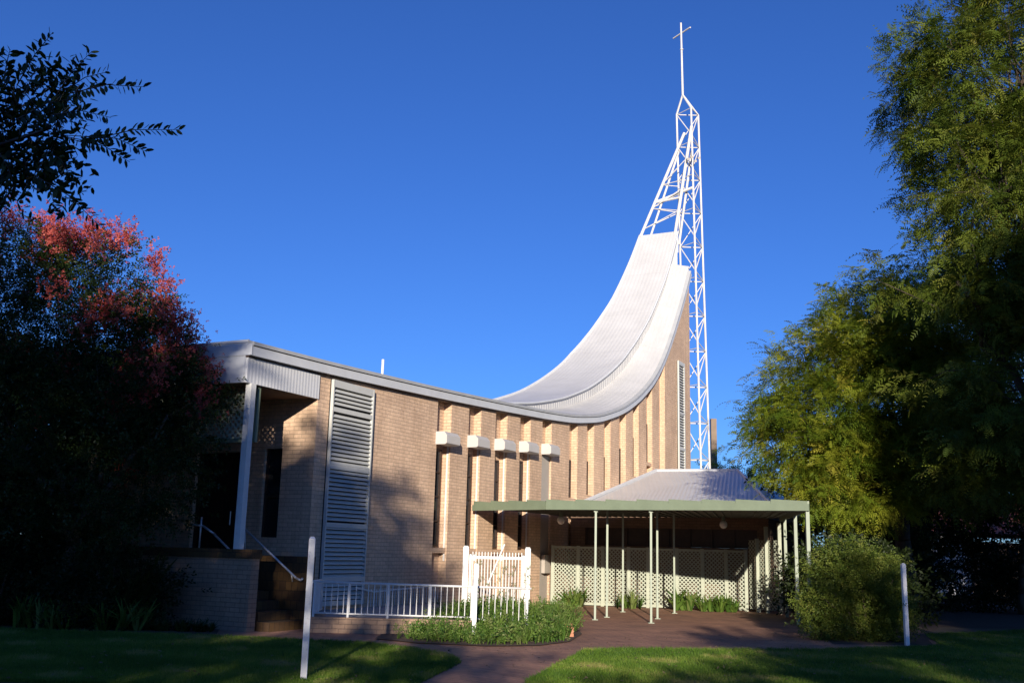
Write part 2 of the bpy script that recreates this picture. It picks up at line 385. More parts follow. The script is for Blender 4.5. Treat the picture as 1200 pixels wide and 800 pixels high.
# trim, gutter and roofs
def npt(s, p, n, f=0): 
    a, b_ = nrm(s); return W(s + a * n, p, zn(s) + b_ * n)
s0, s1, n = -.02, 30.42, 110
def sect(prof, name, material, sa=s0, sb=s1, n=110):
    mb = MB(); S_ = [sa + (sb - sa) * i / n for i in range(n + 1)]
    for i in range(n):
        for j in range(len(prof)):
            (pa, na), (pb, nb) = prof[j], prof[(j + 1) % len(prof)]
            mb.quad([npt(S_[i], pa, na), npt(S_[i + 1], pa, na), npt(S_[i + 1], pb, nb), npt(S_[i], pb, nb)], [(S_[i], pa + na), (S_[i + 1], pa + na), (S_[i + 1], pb + nb), (S_[i], pb + nb)])
    mb.quad([npt(sa, *q) for q in prof]); mb.quad([npt(sb, *q) for q in prof][::-1])
    return mb.build(name, material, church)
sect([(-.14, .0), (-.14, .18), (.1, .18), (.1, .0)], 'trim', 'trim')
sect([(-.17, .20), (-.17, .27), (-.02, .31), (-.02, .20)], 'gutter', 'gutter')
sect([(-.06, -.03), (-.06, -.002), (.1, -.002), (.1, -.03)], 'shadow_strip', 'darkwood')
rB = lambda s: min(lin(RISE, s) - .02, .36 + (lin(RISE, s) - .36) * .38)
ribbon('x', 0, 30.42, 90, lambda s: W(s, -.015, zn(s) + .27 / max(.35, nrm(s)[1])), lambda s: W(s, lin(PA, s), zn(s) + rB(s)), 'roof').build('aisle_roof', 'roof', church, True)
ribbon('x', -.95, 30.42, 90, lambda s: W(s, lin(PA, s), zn(s) + rB(s) - .02), lambda s: W(s, lin(PA, s), zn(s) + lin(RISE, s)), None, True).build('clerestory', 'clerestory', church)
ro = ribbon('x', -.95, 30.42, 90, lambda s: W(s, lin(PA, s) - .06, zn(s) + lin(RISE, s)), lambda s: W(s, lin(PF, s), zn(s) + lin(RISE, s)), 'roof').build('main_roof', 'roof', church, True)
ribbon('x', -.95, 30.42, 60, lambda s: W(s, lin(PF, s), zn(s) + lin(RISE, s)), lambda s: W(s, lin(PF, s), zn(s) + rB(s) - .02), None, True).build('clerestory', 'clerestory', church)
ribbon('x', 0, 30.42, 60, lambda s: W(s, lin(PF, s), zn(s) + rB(s)), lambda s: W(s, lin(PF, s) + .12, zn(s) + rB(s) - .05), 'roof').build('aisle_roof', 'roof', church, True)
mb = MB(); S_ = np.linspace(-.95, 30.4, 90)
mb.path([W(s, lin(PF, s), zn(s) + lin(RISE, s) + .02) for s in S_], .05)
mb.build('roof_flashing', 'trim', church); mb = MB()
mb.path([W(s, lin(PA, s) - .06, zn(s) + lin(RISE, s)) for s in S_], .04)
mb.build('roof_flashing', 'trim', church)
mb = MB(); s = -.96
mb.quad([W(s, lin(PA, s) - .05, zn(s) + .1), W(s, lin(PF, s), zn(s) + .1), W(s, lin(PF, s), zn(s) + 1.2), W(s, lin(PA, s) - .05, zn(s) + 1.2)])
mb.quad([W(-.95, .85, zn(-1) - 1.2), W(-.95, 2.85, zn(-1) - 1.2), W(-.95, 2.85, zn(-1) + .2), W(-.95, .85, zn(-1) + .2)])
mb.build('gable_cap', 'trim', church)
# porch: soffit, fascia, column, lattice
PE = 7.6
MB().box((28.07, .03, 4.72), (30.38, PE, 4.76), W).build('porch_soffit', 'ceiling', church)
mb = MB()
mb.box((28.07, -.03, 4.7), (30.40, .02, 5.22), W); mb.box((30.38, .021, 4.7), (30.42, .03, 5.24), W)
mb.build('fascia', 'fascia', church)
mb = MB(); mb.box((30.40, -.14, 5.235), (30.44, PE, 5.46), W); mb.box((30.36, .0, 5.2), (30.40, PE, 5.56), W); mb.box((30.385, .032, 4.7), (30.425, PE, 5.233), W); mb.build('trim', 'trim', church)
MB().box((30.14, -.06, 1.5), (30.28, .08, 4.70), W).build('column', 'white', church)
MB().tube(W(23.4, 1.5, 5.5), W(23.4, 1.5, 6.5), .035, n=10).build('vent_pipe', 'white', church)
def lattice(mb, A, B, z0, z1, pitch=.085, wdt=.032, th=.008):
    """diagonal slats between points A and B (xy), from z0 to z1"""
    A, B = Vector((*A, 0)), Vector((*B, 0)); Ld = (B - A).length; e = (B - A) / Ld; nn = Vector((-e.y, e.x, 0)); H = z1 - z0
    P = lambda u, v, o: tuple(A + e * u + nn * o + Vector((0, 0, z0 + v)))
    dp = pitch * math.sqrt(2); hw = wdt / math.sqrt(2)
    for sg in (1, -1):
        k = -int(H / dp) - 1
        while k * dp < Ld + H:
            c = k * dp; k += 1
            pts = []
            for off in (-hw, hw):
                cc = c + off
                u0, u1 = (cc, cc + H) if sg == 1 else (cc, cc - H)
                # clip u into [0, Ld]
                def cl(u, v, u_, v_):
                    t = (0 - u) / (u_ - u) if u < 0 else ((Ld - u) / (u_ - u) if u > Ld else None)
                    return (u, v) if t is None else (max(0, min(Ld, u)), v + (v_ - v) * t)
                a_ = cl(u0, 0, u1, H); b_ = cl(u1, H, u0, 0)
                pts.append((a_, b_))
            (a0, b0), (a1, b1) = pts
            lo, hi = (min(u0, u1), max(u0, u1))
            if hi <= 0.02 or lo >= Ld - .02: continue
            if not all(-.001 <= q[1] <= H + .001 for q in (a0, b0, a1, b1)): continue
            o = .006 * sg
            mb.quad([P(*a0, o), P(*a1, o), P(*b1, o), P(*b0, o)])
W2 = lambda s, p: W(s, p, 0)[:2]
mb = MB(); lattice(mb, W2(29.9, .1), W2(29.9, 3.2), 3.66, 4.68, .1, .05)
lt = mb.build('porch_lattice', 'cream', church)
mb = MB(); mb.box((29.86, .05, 3.58), (29.94, 3.25, 3.66), W); mb.box((29.86, .05, 3.66), (29.94, .1, 4.7), W); mb.box((29.86, 1.6, 3.66), (29.94, 1.66, 4.7), W); mb.build('frame', 'green', lt)
# platform and steps
mb = MB(); mb.box((28.07, .95, 0), (30.11, PE, 1.05), W); mb.build('porch_floor', 'tile', church)
mb = MB(); mb.box((30.12, -.45, 0), (30.35, PE, 1.33), W); mb.build('parapet', 'brick_dark', church)
mb = MB(); mb.box((30.08, -.47, 1.332), (30.38, PE, 1.5), W); mb.build('parapet_cap', 'tile', church)
mb = MB()
for k in range(6):
    mb.box((29.12, -.75 + .28 * k, .175 * k if k else 0), (30.07, .948, .175 * (k + 1) - .002), W)
mb.build('steps', 'tile', church)
mb = MB(); mb.box((28.85, -.8, 0), (29.1, .948, 1.38), W); mb.build('cheek_wall', 'tile', church)
def rail(pts, r=.022): return MB().path(pts, r, n=8)
h = rail([W(29.2, .85, 1.96), W(29.2, -.62, .97), W(29.2, -.74, .93), W(29.2, -.78, .97)]); h.tube(W(29.2, .0, 1.39), W(29.2, .0, .88 + .5), .015); h.tube(W(29.15, .75, 1.36), W(29.2, .75, 1.88), .015).tube(W(29.15, -.5, .9), W(29.2, -.5, 1.04), .015)
h.build('handrail', 'rail', church, True)
h = rail([W(30.05, 1.45, 1.95), W(30.05, 1.1, 1.93), W(30.05, .8, 1.78), W(30.05, -.3, 1.02)]); h.tube(W(30.05, 1.15, 1.5), W(30.05, 1.15, 2.1), .02)
h.build('handrail', 'rail', church, True)

# ------------------------------------------------------------ ramp with railing
ramp_o = empty('ramp', (-2.2, 20.2, 0), 'low brick access ramp with galvanised picket railing against the church wall', 'ramp')
A0 = Vector((-3.72, 19.75)); A1 = Vector((.5, 19.95)); e = (A1 - A0).normalized(); rl = (A1 - A0).length
FR = lambda u, v, z: (A0.x + e.x * u - e.y * v, A0.y + e.y * u + e.x * v, z)
mb = MB(); zr = lambda u: .30 - .0 * u
mb.box((0, 0, 0), (3.1, .23, .29), FR); mb.box((0, .231, 0), (.23, 1.5, .28), FR)
mb.build('plinth', 'brick_dark', ramp_o)
mb = MB(); mb.quad([FR(.24, .235, .27), FR(3.1, .235, .27), W(23.2, -.02, .27), W(27.9, -.02, .27)], [(0, 0), (3, 0), (3, 2), (0, 2)])
mb.quad([FR(3.1, .0, .275), FR(4.2, .0, .03), W(20.6, -.02, .03), W(23.2, -.02, .275)], [(0, 0), (3, 0), (3, 2), (0, 2)])
mb.build('deck', 'concrete', ramp_o)
mb = MB(); mb.tube(FR(.03, .1, .93), FR(rl, .1, .9), .022, n=8); mb.tube(FR(.1, .1, .36), FR(3.1, .1, .34), .016); mb.tube(FR(3.1, .1, .34), FR(rl, .1, .14), .016)
mb.tube(FR(.05, .1, .93), FR(.05, 1.4, .93), .022, n=8).tube(FR(.1, .1, .36), FR(.1, 1.4, .36), .016)
mb.build('handrail', 'white', ramp_o, True)
for u in (.1, .75, 1.5, 2.3, 3.1, 4.15): MB().tube(FR(u, .1, .29 if u < 3.2 else 0), FR(u, .1, .92), .024, n=8).build('post', 'white', ramp_o)
mb = MB(); u = .2
while u < rl - .05:
    zb = .35 if u < 3.1 else .34 - .2 * (u - 3.1) / 1.1
    mb.tube(FR(u, .1, zb), FR(u, .1, .92), .009, n=5); u += .115
u = .25
while u < 1.35: mb.tube(FR(.1, u, .36), FR(.1, u, .92), .009, n=5); u += .12
mb.build('picket', 'white', ramp_o)
# second rail beside the wall
mb = MB(); mb.tube(W(26.6, -.25, .72), W(25.9, -.25, .62), .02).tube(W(25.9, -.25, .62), W(22.9, -.25, .70), .018)
for k in range(28): 
    s = 26.0 - k * .11; mb.tube(W(s, -.25, .3), W(s, -.25, .68), .008, n=5)
mb.build('inner_rail', 'white', ramp_o)

# gate
gate = empty('gate', (-.2, 24.5, 0), 'white picket gate with two thick square posts behind the garden bed', 'gate')
for x in (-.955, .505):
    mb = MB(); mb.box((x - .065, 24.43, 0), (x + .065, 24.56, 1.66)); mb.box((x - .05, 24.445, 1.66), (x + .05, 24.545, 1.69)); mb.build('post', 'white', gate)
lf = MB(); lf.box((-.87, 24.46, 1.40), (.43, 24.51, 1.46)).box((-.87, 24.46, .25), (.43, 24.51, .31)); lf.box((-.87, 24.462, .15), (-.82, 24.51, 1.5)).box((.38, 24.462, .15), (.43, 24.51, 1.5))
lf.tube((-.45, 24.44, .75), (-.05, 24.44, 1.75), .02); leaf = lf.build('gate_frame', 'white', gate)
mb = MB(); x = -.79
while x < .37: mb.tube((x, 24.485, .2), (x, 24.485, 1.56), .014, n=5); x += .072
mb.build('picket', 'white', leaf)

# lawn posts
p0 = MB(); p0.box((-.037, -.037, 0), (.037, .037, .985)); p0.quad([(-.037, -.037, .985), (.037, -.037, .985), (.02, 0, 1.0), (-.02, 0, 1.0)]); p0.quad([(.037, .037, .985), (-.037, .037, .985), (-.02, 0, 1.), (.02, 0, 1.)])
post = p0.build('timber_post', 'post_white')
def place_post(o, x, y, h, label, ry=0.):
    o.location = (x, y, 0); o.scale = (1, 1, h); o.rotation_euler = (0, ry, R(6)); tag(o, label, 'post', 'white posts around the lawn'); return o
place_post(post, -2.4, 12.79, 1.71, 'tall square white post standing on the lawn in front of the ramp')
for a in [(-.56, 19.3, 1.36, 'square white post rising out of the garden bed in front of the picket gate'), (7.81, 20.42, 1.56, 'square white post beside the round yellow-green bush')]:
    o = post.copy(); COL.objects.link(o); place_post(o, *a[:3], a[3])

# ------------------------------------------------------------ covered walkway
can = empty('canopy', (2.5, 26, 0), 'pale green flat carport canopy on slender posts in front of the annex', 'canopy')
CA = Vector((6.75, 23.1)); CK = Vector((1.0, 26.2)); CB = Vector((8.05, 30.4)); CC = Vector(W2(14.7, -.05)); CD = Vector(W2(20.85, -.05))
zc = 2.65
mb = MB(); ins = [CA + Vector((-.1, .12)), CB + Vector((.2, 1.1)), CC, CD + Vector((.1, .05)), CK + Vector((0, .1))]
mb.quad([(*p, zc + .12) for p in ins][::-1]); mb.quad([(*p, zc + .17) for p in ins])
for i in range(5): a, b_ = ins[i], ins[(i + 1) % 5]; mb.quad([(*a, zc + .12), (*b_, zc + .12), (*b_, zc + .17), (*a, zc + .17)])
mb.build('deck', 'deckunder', can)
mb = MB()                              # pan ribs under the deck
for i in range(1, 34):
    a = CD.lerp(CK, i / 9) if i < 9 else CK.lerp(CA, (i - 9) / 25); b_ = CC.lerp(CB, i / 34); dd = (b_ - a).normalized(); nn = Vector((-dd.y, dd.x)) * .02
    q = [a + nn + dd * .12, a - nn + dd * .12, b_ - nn, b_ + nn]
    mb.quad([(*p, zc + .085) for p in q]);
    mb.quad([(*q[0], zc + .085), (*q[3], zc + .085), (*q[3], zc + .118), (*q[0], zc + .118)]); mb.quad([(*q[1], zc + .085), (*q[2], zc + .085), (*q[2], zc + .118), (*q[1], zc + .118)])
mb.build('rib', 'deckunder', can)
mb = MB()
for P0, P1, nstep, x0, x1 in ((CD, CK, 4, -.05, 0.), (CK, CA, 8, .001, .04)):
    e2 = (P1 - P0).normalized(); ln = (P1 - P0).length; n2 = Vector((e2.y, -e2.x))
    FC = lambda u, v, z: (P0.x + e2.x * u + n2.x * v, P0.y + e2.y * u + n2.y * v, z)
    mb.box((x0, 0, zc), (ln + x1, .06, zc + .155), FC)
    for i in range(nstep):
        u0, u1 = ln * i / nstep, ln * (i + 1) / nstep - .004
        for v in (0.0, .052):
            mb.quad([FC(u0, v, zc + .153), FC(u1, v, zc + .153), FC(u1, v, zc + .215), FC(u0, v, zc + .26)])
        mb.quad([FC(u0, .0, zc + .26), FC(u1, .0, zc + .215), FC(u1, .052, zc + .215), FC(u0, .052, zc + .26)])
        mb.quad([FC(u0, .0, zc + .153), FC(u0, .052, zc + .153), FC(u0, .052, zc + .26), FC(u0, .0, zc + .26)])
mb.build('fascia', 'green', can)
e3 = (CB - CA).normalized(); l3 = (CB - CA).length; FS = lambda u, v, z: (CA.x + e3.x * u + e3.y * v, CA.y + e3.y * u - e3.x * v, z)
mb = MB(); mb.box((.02, -.02, zc + .0), (l3, .035, zc + .22), FS); mb.build('side_beam', 'green', can)
posts = [(2.20, 25.65), (3.48, 24.98), (2.60, 26.8), (3.88, 26.7), (3.3, 29.4), (4.75, 29.4)]
for x, y in posts:
    mb = MB(); mb.box((x - .025, y - .025, 0), (x + .025, y + .025, zc + (.0 if (x, y) in posts[:2] else .084))); mb.box((x - .07, y - .07, 0), (x + .07, y + .07, .02)); mb.build('post', 'greenpost', can)
for f in (.0, .40, .80):
    p = CA.lerp(CB, f); x, y = p.x - .0, p.y + (.06 if f == 0 else 0); mb = MB(); mb.box((x - .04, y - .04, 0), (x + .04, y + .04, zc - .001)); mb.build('post', 'greenpost', can)
for x, y in [(1.55, 29.8), (6.25, 29.8)]:
    MB().sphere((x, y, 2.5), .115, 14, 9).build('globe_light', 'globe', can, True)
    mb = MB(); mb.tube((x, y, 2.6), (x, y, 2.768), .05, n=10); mb.build('light_base', 'green', can)

for i in (0, 1):
    x, y = posts[i]; MB().box((x - .05, y - .03, zc - .05), (x + .05, y + .03, zc - .001)).build('bracket', 'greenpost', can)
# lattice screen
scr = empty('lattice_screen', (4.5, 31.9, 0), 'cream diagonal lattice screen in framed panels under the green canopy', 'lattice screen')
LA = Vector((1.45, 32.5)); LB = Vector((7.25, 31.45)); us = [0, .135, .265, .40, .50, .65, .78, .90, 1.]
for i in range(len(us) - 1):
    a, b_ = LA.lerp(LB, us[i]), LA.lerp(LB, us[i + 1]); dd = (b_ - a).normalized() * .04
    mb = MB(); lattice(mb, a + dd, b_ - dd, .08, 1.76); mb.build('lattice_panel', 'cream', scr)
    mb = MB(); nn = Vector((-dd.y, dd.x)).normalized()
    for z in (.03, 1.72):
        mb = MB()
        q = [a, b_, b_ + nn * .05, a + nn * .05]; q = [x - nn * .03 for x in q]
        for j in range(4): mb.quad([(*q[j], z), (*q[(j + 1) % 4], z), (*q[(j + 1) % 4], z + .07), (*q[j], z + .07)])
        mb.quad([(*x, z + .07) for x in q]); mb.quad([(*x, z) for x in q][::-1]); mb.build('rail', 'cream', scr)
for i, u in enumerate(us):
    p = LA.lerp(LB, u); w = .05; mb = MB(); mb.box((p.x - w, p.y - .05, 0), (p.x + w, p.y + .04, 1.81)); mb.build('post', 'cream', scr)
a, b_ = LB, Vector((8.0, 30.35))
mb = MB(); lattice(mb, LB + Vector((.08, -.1)), b_, .08, 2.1); mb.build('lattice_panel', 'cream', scr)
for f, h_ in ((.35, 2.15), (.62, 2.5), (1., 2.6)):
    p = a.lerp(b_, f); mb = MB(); mb.box((p.x - .05, p.y - .05, 0), (p.x + .05, p.y + .05, h_)); mb.build('post', 'cream', scr)

# annex
anx = empty('annex', (5, 35, 0), 'low brick annex with pale corrugated hipped roof and dark strip window', 'annex')
E0, E1 = Vector((1.9, 33.9)), Vector((8.05, 30.55)); R0, R1 = Vector(W2(5.12, 0)), Vector((9.23, 41.0)); E2 = Vector((12.2, 39.0)); E3 = Vector((10.6, 44.0))
zr0, ze = 4.99, 2.92
mb = MB(); lw = (E1 - E0).length
mb.quad([(*E0, ze), (*E1, ze), (*R1, zr0), (*R0, zr0)], [(0, 0), (lw, 0), (lw * .82, 9), (lw * .42, 9)])
mb.quad([(*E1, ze), (*E2, ze), (*R1, zr0)], [(0, 0), (9, 0), (6, 4)])
mb.quad([(*E2, ze), (*E3, ze), (*R0, zr0), (*R1, zr0)], [(0, 0), (6, 0), (6, 4), (0, 4)])
mb.build('roof', 'annex_roof', anx)
for a, b_, q in (((*R0, zr0 + .02), (*R1, zr0 + .02), .06), ((*R1, zr0 + .02), (*E1, ze + .02), .05), ((*W2(14.6, -.03), 2.96), (*W2(5.1, -.03), 5.02), .07)): MB().tube(a, b_, q).build('roof_flashing', 'trim', anx)
def wallseg(a, b_, z0, z1, th=.2):
    mb = MB(); dd = (b_ - a); l = dd.length; dd.normalize(); F = lambda u, v, z: (a.x + dd.x * u - dd.y * v, a.y + dd.y * u + dd.x * v, z); mb.box((0, 0, z0), (l, th, z1), F); return mb, F, l
wa, wb2 = Vector((2.1, 34.1)), Vector((8.0, 31.55))
mb, F, l = wallseg(wa, wb2, 0, 1.85); mb.box((0, 0, 2.42), (l, .2, 2.78), F); mb.box((0, .0, 1.852), (.5, .2, 2.418), F); mb.box((l - .35, 0, 1.852), (l, .2, 2.418), F)
mb2, F2, l2 = wallseg(wb2 + Vector((-.0, .2)), Vector((11.6, 39.2)), 0, 2.78);
mb.build('wall', 'brick_shaded', anx); mb2.build('wall', 'brick_shaded', anx)
mb = MB(); mb.box((.5, .08, 1.852), (l - .35, .14, 2.418), F); w_ = mb.build('strip_window', 'darkwood', anx)
for k in range(9): MB().box((.5 + (l - .9) * k / 8, .03, 1.852), (.55 + (l - .9) * k / 8, .078, 2.418), F).build('mullion', 'darkwood', w_)

# ------------------------------------------------------------ steeple tower
tw = empty('steeple_tower', (9.0, 48.8, 0), 'white steel lattice steeple with raking struts and a cross on its mast', 'steeple')
def chord(xb, xt, zt, Y): 
    f = Y / 48.5; return lambda z: Vector(((xb + (xt - xb) * (z - 5.57) / (zt - 5.57)) * f, Y, z))
cl_, cm, cr = chord(8.42, 8.12, 23.9, 49.1), chord(9.15, 8.85, 24.53, 48.2), chord(9.57, 9.22, 24.07, 49.1)
zt = 23.9; apex = Vector((8.48, 48.75, 24.85))
for c in (cl_, cm, cr): MB().tube(c(0), c(zt), .05, n=8).build('chord', 'steel', tw)
mb = MB(); z = zt; pn = 1.78
while z > .5:
    zb = max(0.1, z - pn); zm = max(0, z - pn * .82)
    mb.tube(cl_(z), cr(z), .027).tube(cl_(z), cm(z), .022).tube(cr(z), cm(z), .022)
    mb.tube(cl_(z), cm(zm), .027).tube(cr(z), cm(zm), .027).tube(cr(z), cl_(zb), .023)
    mb.tube(cm(zm), cr(zb), .022)
    z -= pn
mb.build('bracing', 'steel', tw)
mb = MB()
for c in (cl_, cm, cr): mb.tube(c(zt), apex, .05)
mb.build('pyramid_cap', 'steel', tw)
mb = MB(); mb.tube(apex, (8.42, 48.75, 28.9), .058, .045, 8); mb.sphere((8.45, 48.75, 27.4), .09, 8, 6, .6); mast = mb.build('mast', 'steel', tw)
MB().tube((8.12, 49.35, 28.33), (8.80, 48.15, 28.33), .042, n=8).build('cross_arm', 'steel', tw)
# raking struts from the roof peak to the tower head
F1 = Vector(W(-.9, 2.75, zn(-.9) + 1.2)); F2_ = Vector(W(-.9, 2.35, zn(-.9) + 1.15)); N1 = Vector(W(-.9, .95, zn(-.9) + 1.1)); N0 = Vector(W(.3, 2.7, zn(.3) + .9))
tA = cl_(22.3) + Vector((.02, -.05, 0)); tB = cm(22.9)
for a, b_, r in ((F1, tA + Vector((.3, -.2, .5)), .075), (F2_ + Vector((.12, 0, 0)), tA + Vector((.05, 0, -.4)), .055), (N1, tB, .08), (N1 + Vector((.3, .6, -.3)), tB + Vector((.05, .3, -1.2)), .06)):
    MB().tube(a, b_, r, n=8).build('strut', 'steel', tw)
mb = MB()
for f, g in ((.08, .22), (.3, .22), (.3, .42), (.55, .5), (.55, .7)):
    mb.tube(F1.lerp(tA, f), cl_(17.5 + 5 * g), .025); mb.tube(F1.lerp(tA, f), N1.lerp(tB, g), .025)
mb.tube(F1.lerp(tA, .36), N1.lerp(tB, .34), .06); mb.tube(F1.lerp(tA, .36), cm(F1.lerp(tA, .36).z + .6), .07)
mb.build('strut_brace', 'steel', tw)
mb = MB(); q = cm(20.9) + Vector((-.05, -.25, 0))
for dx, dz in ((-.25, .05), (.12, -.05), (.3, .12), (-.05, .15)): mb.tube(q + Vector((dx, -.2, dz)), q + Vector((dx, .12, dz + .12)), .07, .05, 8)
mb.build('floodlight', 'panelgrey', tw)

# distant stack behind the church
st = MB(); st.box((11.95, 60, 0), (12.28, 60.33, 9.6)); tag(st.build('chimney_stack', 'stackbrown'), 'plain brown square stack rising behind the annex roof', 'chimney')
st = MB(); 
# house glimpsed through the trees on the right
hs = empty('house', (24, 58, 0), 'white walled house with red roof glimpsed through the dark trees', 'house')
MB().box((19.8, 50, 0), (22.4, 58, 3.0)).build('wall', 'render', hs)
MB().box((22.42, 50.5, 0), (34, 58, 2.6)).build('wing_wall', 'brick_dark', hs)
mb = MB(); mb.quad([(19.4, 49.6, 3.0), (35, 49.6, 3.0), (33, 54, 5.0), (21, 54, 5.0)]); mb.quad([(35, 58.5, 3.0), (19.4, 58.5, 3.0), (21, 54, 5.0), (33, 54, 5.)]); mb.quad([(19.4, 58.5, 3.), (19.4, 49.6, 3.), (21, 54, 5.)]); mb.quad([(35, 49.6, 3.), (35, 58.5, 3.), (33, 54, 5.)])
mb.build('roof', 'redroof', hs)

# ------------------------------------------------------------ vegetation
def scatter_mesh(tv, tf, P, D, S, tint, up=None, roll=.6):
    """copies of a template (x along the direction) at P with direction D and scale S -> mesh"""
    tv = np.asarray(tv, float); tf = np.asarray(tf); n = len(P)
    D = D / np.linalg.norm(D, axis=1, keepdims=True)
    U = np.tile(np.array([0, 0, 1.]), (n, 1)) + rng.normal(0, roll, (n, 3)) if up is None else up
    Yv = np.cross(U, D); Yv /= np.linalg.norm(Yv, axis=1, keepdims=True) + 1e-9
    Zv = np.cross(D, Yv)
    V = P[:, None, :] + S[:, None, None] * (tv[None, :, 0:1] * D[:, None, :] + tv[None, :, 1:2] * Yv[:, None, :] + tv[None, :, 2:3] * Zv[:, None, :])
    F = (tf[None, :, :] + (np.arange(n) * len(tv))[:, None, None])
    return V.reshape(-1, 3), F.reshape(-1, tf.shape[1]), np.repeat(tint, len(tf))
def np_mesh(name, parts, material, parent=None):
    """parts: list of (V, F, tint) with the same face size"""
    V = np.concatenate([p[0] for p in parts]); off = np.cumsum([0] + [len(p[0]) for p in parts[:-1]])
    F = np.concatenate([p[1] + o for p, o in zip(parts, off)]); tt = np.concatenate([p[2] for p in parts])
    k = F.shape[1]; me = bpy.data.meshes.new(name)
    me.vertices.add(len(V)); me.vertices.foreach_set('co', V.astype(np.float32).ravel())
    me.loops.add(F.size); me.loops.foreach_set('vertex_index', F.astype(np.int32).ravel())
    me.polygons.add(len(F)); me.polygons.foreach_set('loop_start', np.arange(0, F.size, k, dtype=np.int32))
    me.update(calc_edges=True)
    at = me.attributes.new('tint', 'FLOAT', 'FACE'); at.data.foreach_set('value', np.clip(tt, 0, 1).astype(np.float32))
    me.validate()
    return link(name, me, material, parent)
def frond_t(pairs=6, leaf=.36, w=.11, droop=.2):
    v, f = [], []
    for i in range(pairs):
        x = .12 + .85 * i / pairs; z = -droop * x * x; l = leaf * math.sin(math.pi * (.25 + .7 * (i + .5) / pairs)) ** .7
        for sg in (1, -1):
            k = len(v); ex = .55
            v += [(x, 0, z), (x + l * ex * .5 + w * .5, sg * l * .5 - sg * w * .3, z - .02 * l), (x + l * ex, sg * l, z - .35 * l), (x + l * ex * .5 - w * .5, sg * l * .5 + sg * w * .3, z - .06 * l)]
            f.append((k, k + 1, k + 2, k + 3))
    k = len(v); v += [(.9, 0, -droop * .8), (1.02, .04, -droop), (1.15, 0, -droop * 1.2), (1.02, -.04, -droop)]; f.append((k, k + 1, k + 2, k + 3))
    return v, f
def sprig_t(nl=8, leaf=.3, w=.13, spread=1.):
    v, f = [], []
    for i in range(nl):
        x = .1 + .85 * i / nl; a = (i * 2.4); y = math.cos(a) * spread; z = math.sin(a) * .6 * spread; k = len(v)
        d = Vector((.7, y, z)).normalized(); s_ = d.cross(Vector((0, -z + .3, y + .2))).normalized() * w / 2
        p = Vector((x, 0, 0)); m_ = p + d * leaf * .5; t_ = p + d * leaf
        v += [tuple(p), tuple(m_ + s_), tuple(t_), tuple(m_ - s_)]; f.append((k, k + 1, k + 2, k + 3))
    return v, f
def tuft_t(nb=9, curve=.8, w=.03):
    v, f = [], []; r_ = random.Random(3)
    for i in range(nb):
        a = 2 * math.pi * i / nb + r_.uniform(-.3, .3); c = curve * r_.uniform(.3, 1.1); h_ = r_.uniform(.7, 1.1)
        d = Vector((0, math.cos(a), math.sin(a))); q = Vector((0, -math.sin(a), math.cos(a))) * w
        pts = [Vector((0, 0, 0)) + d * .03, Vector((h_ * .55, 0, 0)) + d * c * .25, Vector((h_ * (1 - .3 * c), 0, 0)) + d * c * .7]
        k = len(v)
        v += [tuple(pts[0] - q), tuple(pts[0] + q), tuple(pts[1] + q), tuple(pts[1] - q), tuple(pts[2] + q * .15), tuple(pts[2] - q * .15)]
        f += [(k, k + 1, k + 2, k + 3), (k + 3, k + 2, k + 4, k + 5)]
    return v, f
def spray_t(seed, nf=4, np_=5):
    q_ = random.Random(seed); v, f = [], []
    for i in range(nf + 1):
        x = .05 + .8 * i / nf
        for sg in ((1, -1) if i < nf else (0,)):
            x += q_.uniform(-.06, .06); ln_ = q_.uniform(.34, .72); an = R(q_.uniform(28, 68)) * sg if sg else R(q_.uniform(-15, 15))
            o = Vector((x, 0, -.2 * x * x)); d = Vector((math.cos(an), math.sin(an), q_.uniform(-.45, .2))).normalized()
            sd = d.cross(Vector((q_.uniform(-.4, .4), q_.uniform(-.4, .4), 1))).normalized(); dr = q_.uniform(.2, .8)
            for j in range(np_):
                t_ = (j + .6) / np_; p = o + d * ln_ * t_ + Vector((0, 0, -dr * ln_ * t_ * t_)); pl = .12 * math.sin(math.pi * (.25 + .65 * t_)); wv = .042
                for q in (1, -1):
                    a = p + d * wv; b_ = p - d * wv * .5; e = p + sd * pl * q + d * pl * .75 + Vector((0, 0, -.02))
                    k = len(v); v += [tuple(b_), tuple(a), tuple(e + d * wv * .3), tuple(e - d * wv * .3)]; f.append((k, k + 1, k + 2, k + 3))
    return v, f
SPR = [spray_t(k) for k in (1, 2, 3, 4, 5)]
FR_T = frond_t(); SP_T = sprig_t(); TU_T = tuft_t(); FR_LO = frond_t(4, .34, .2)
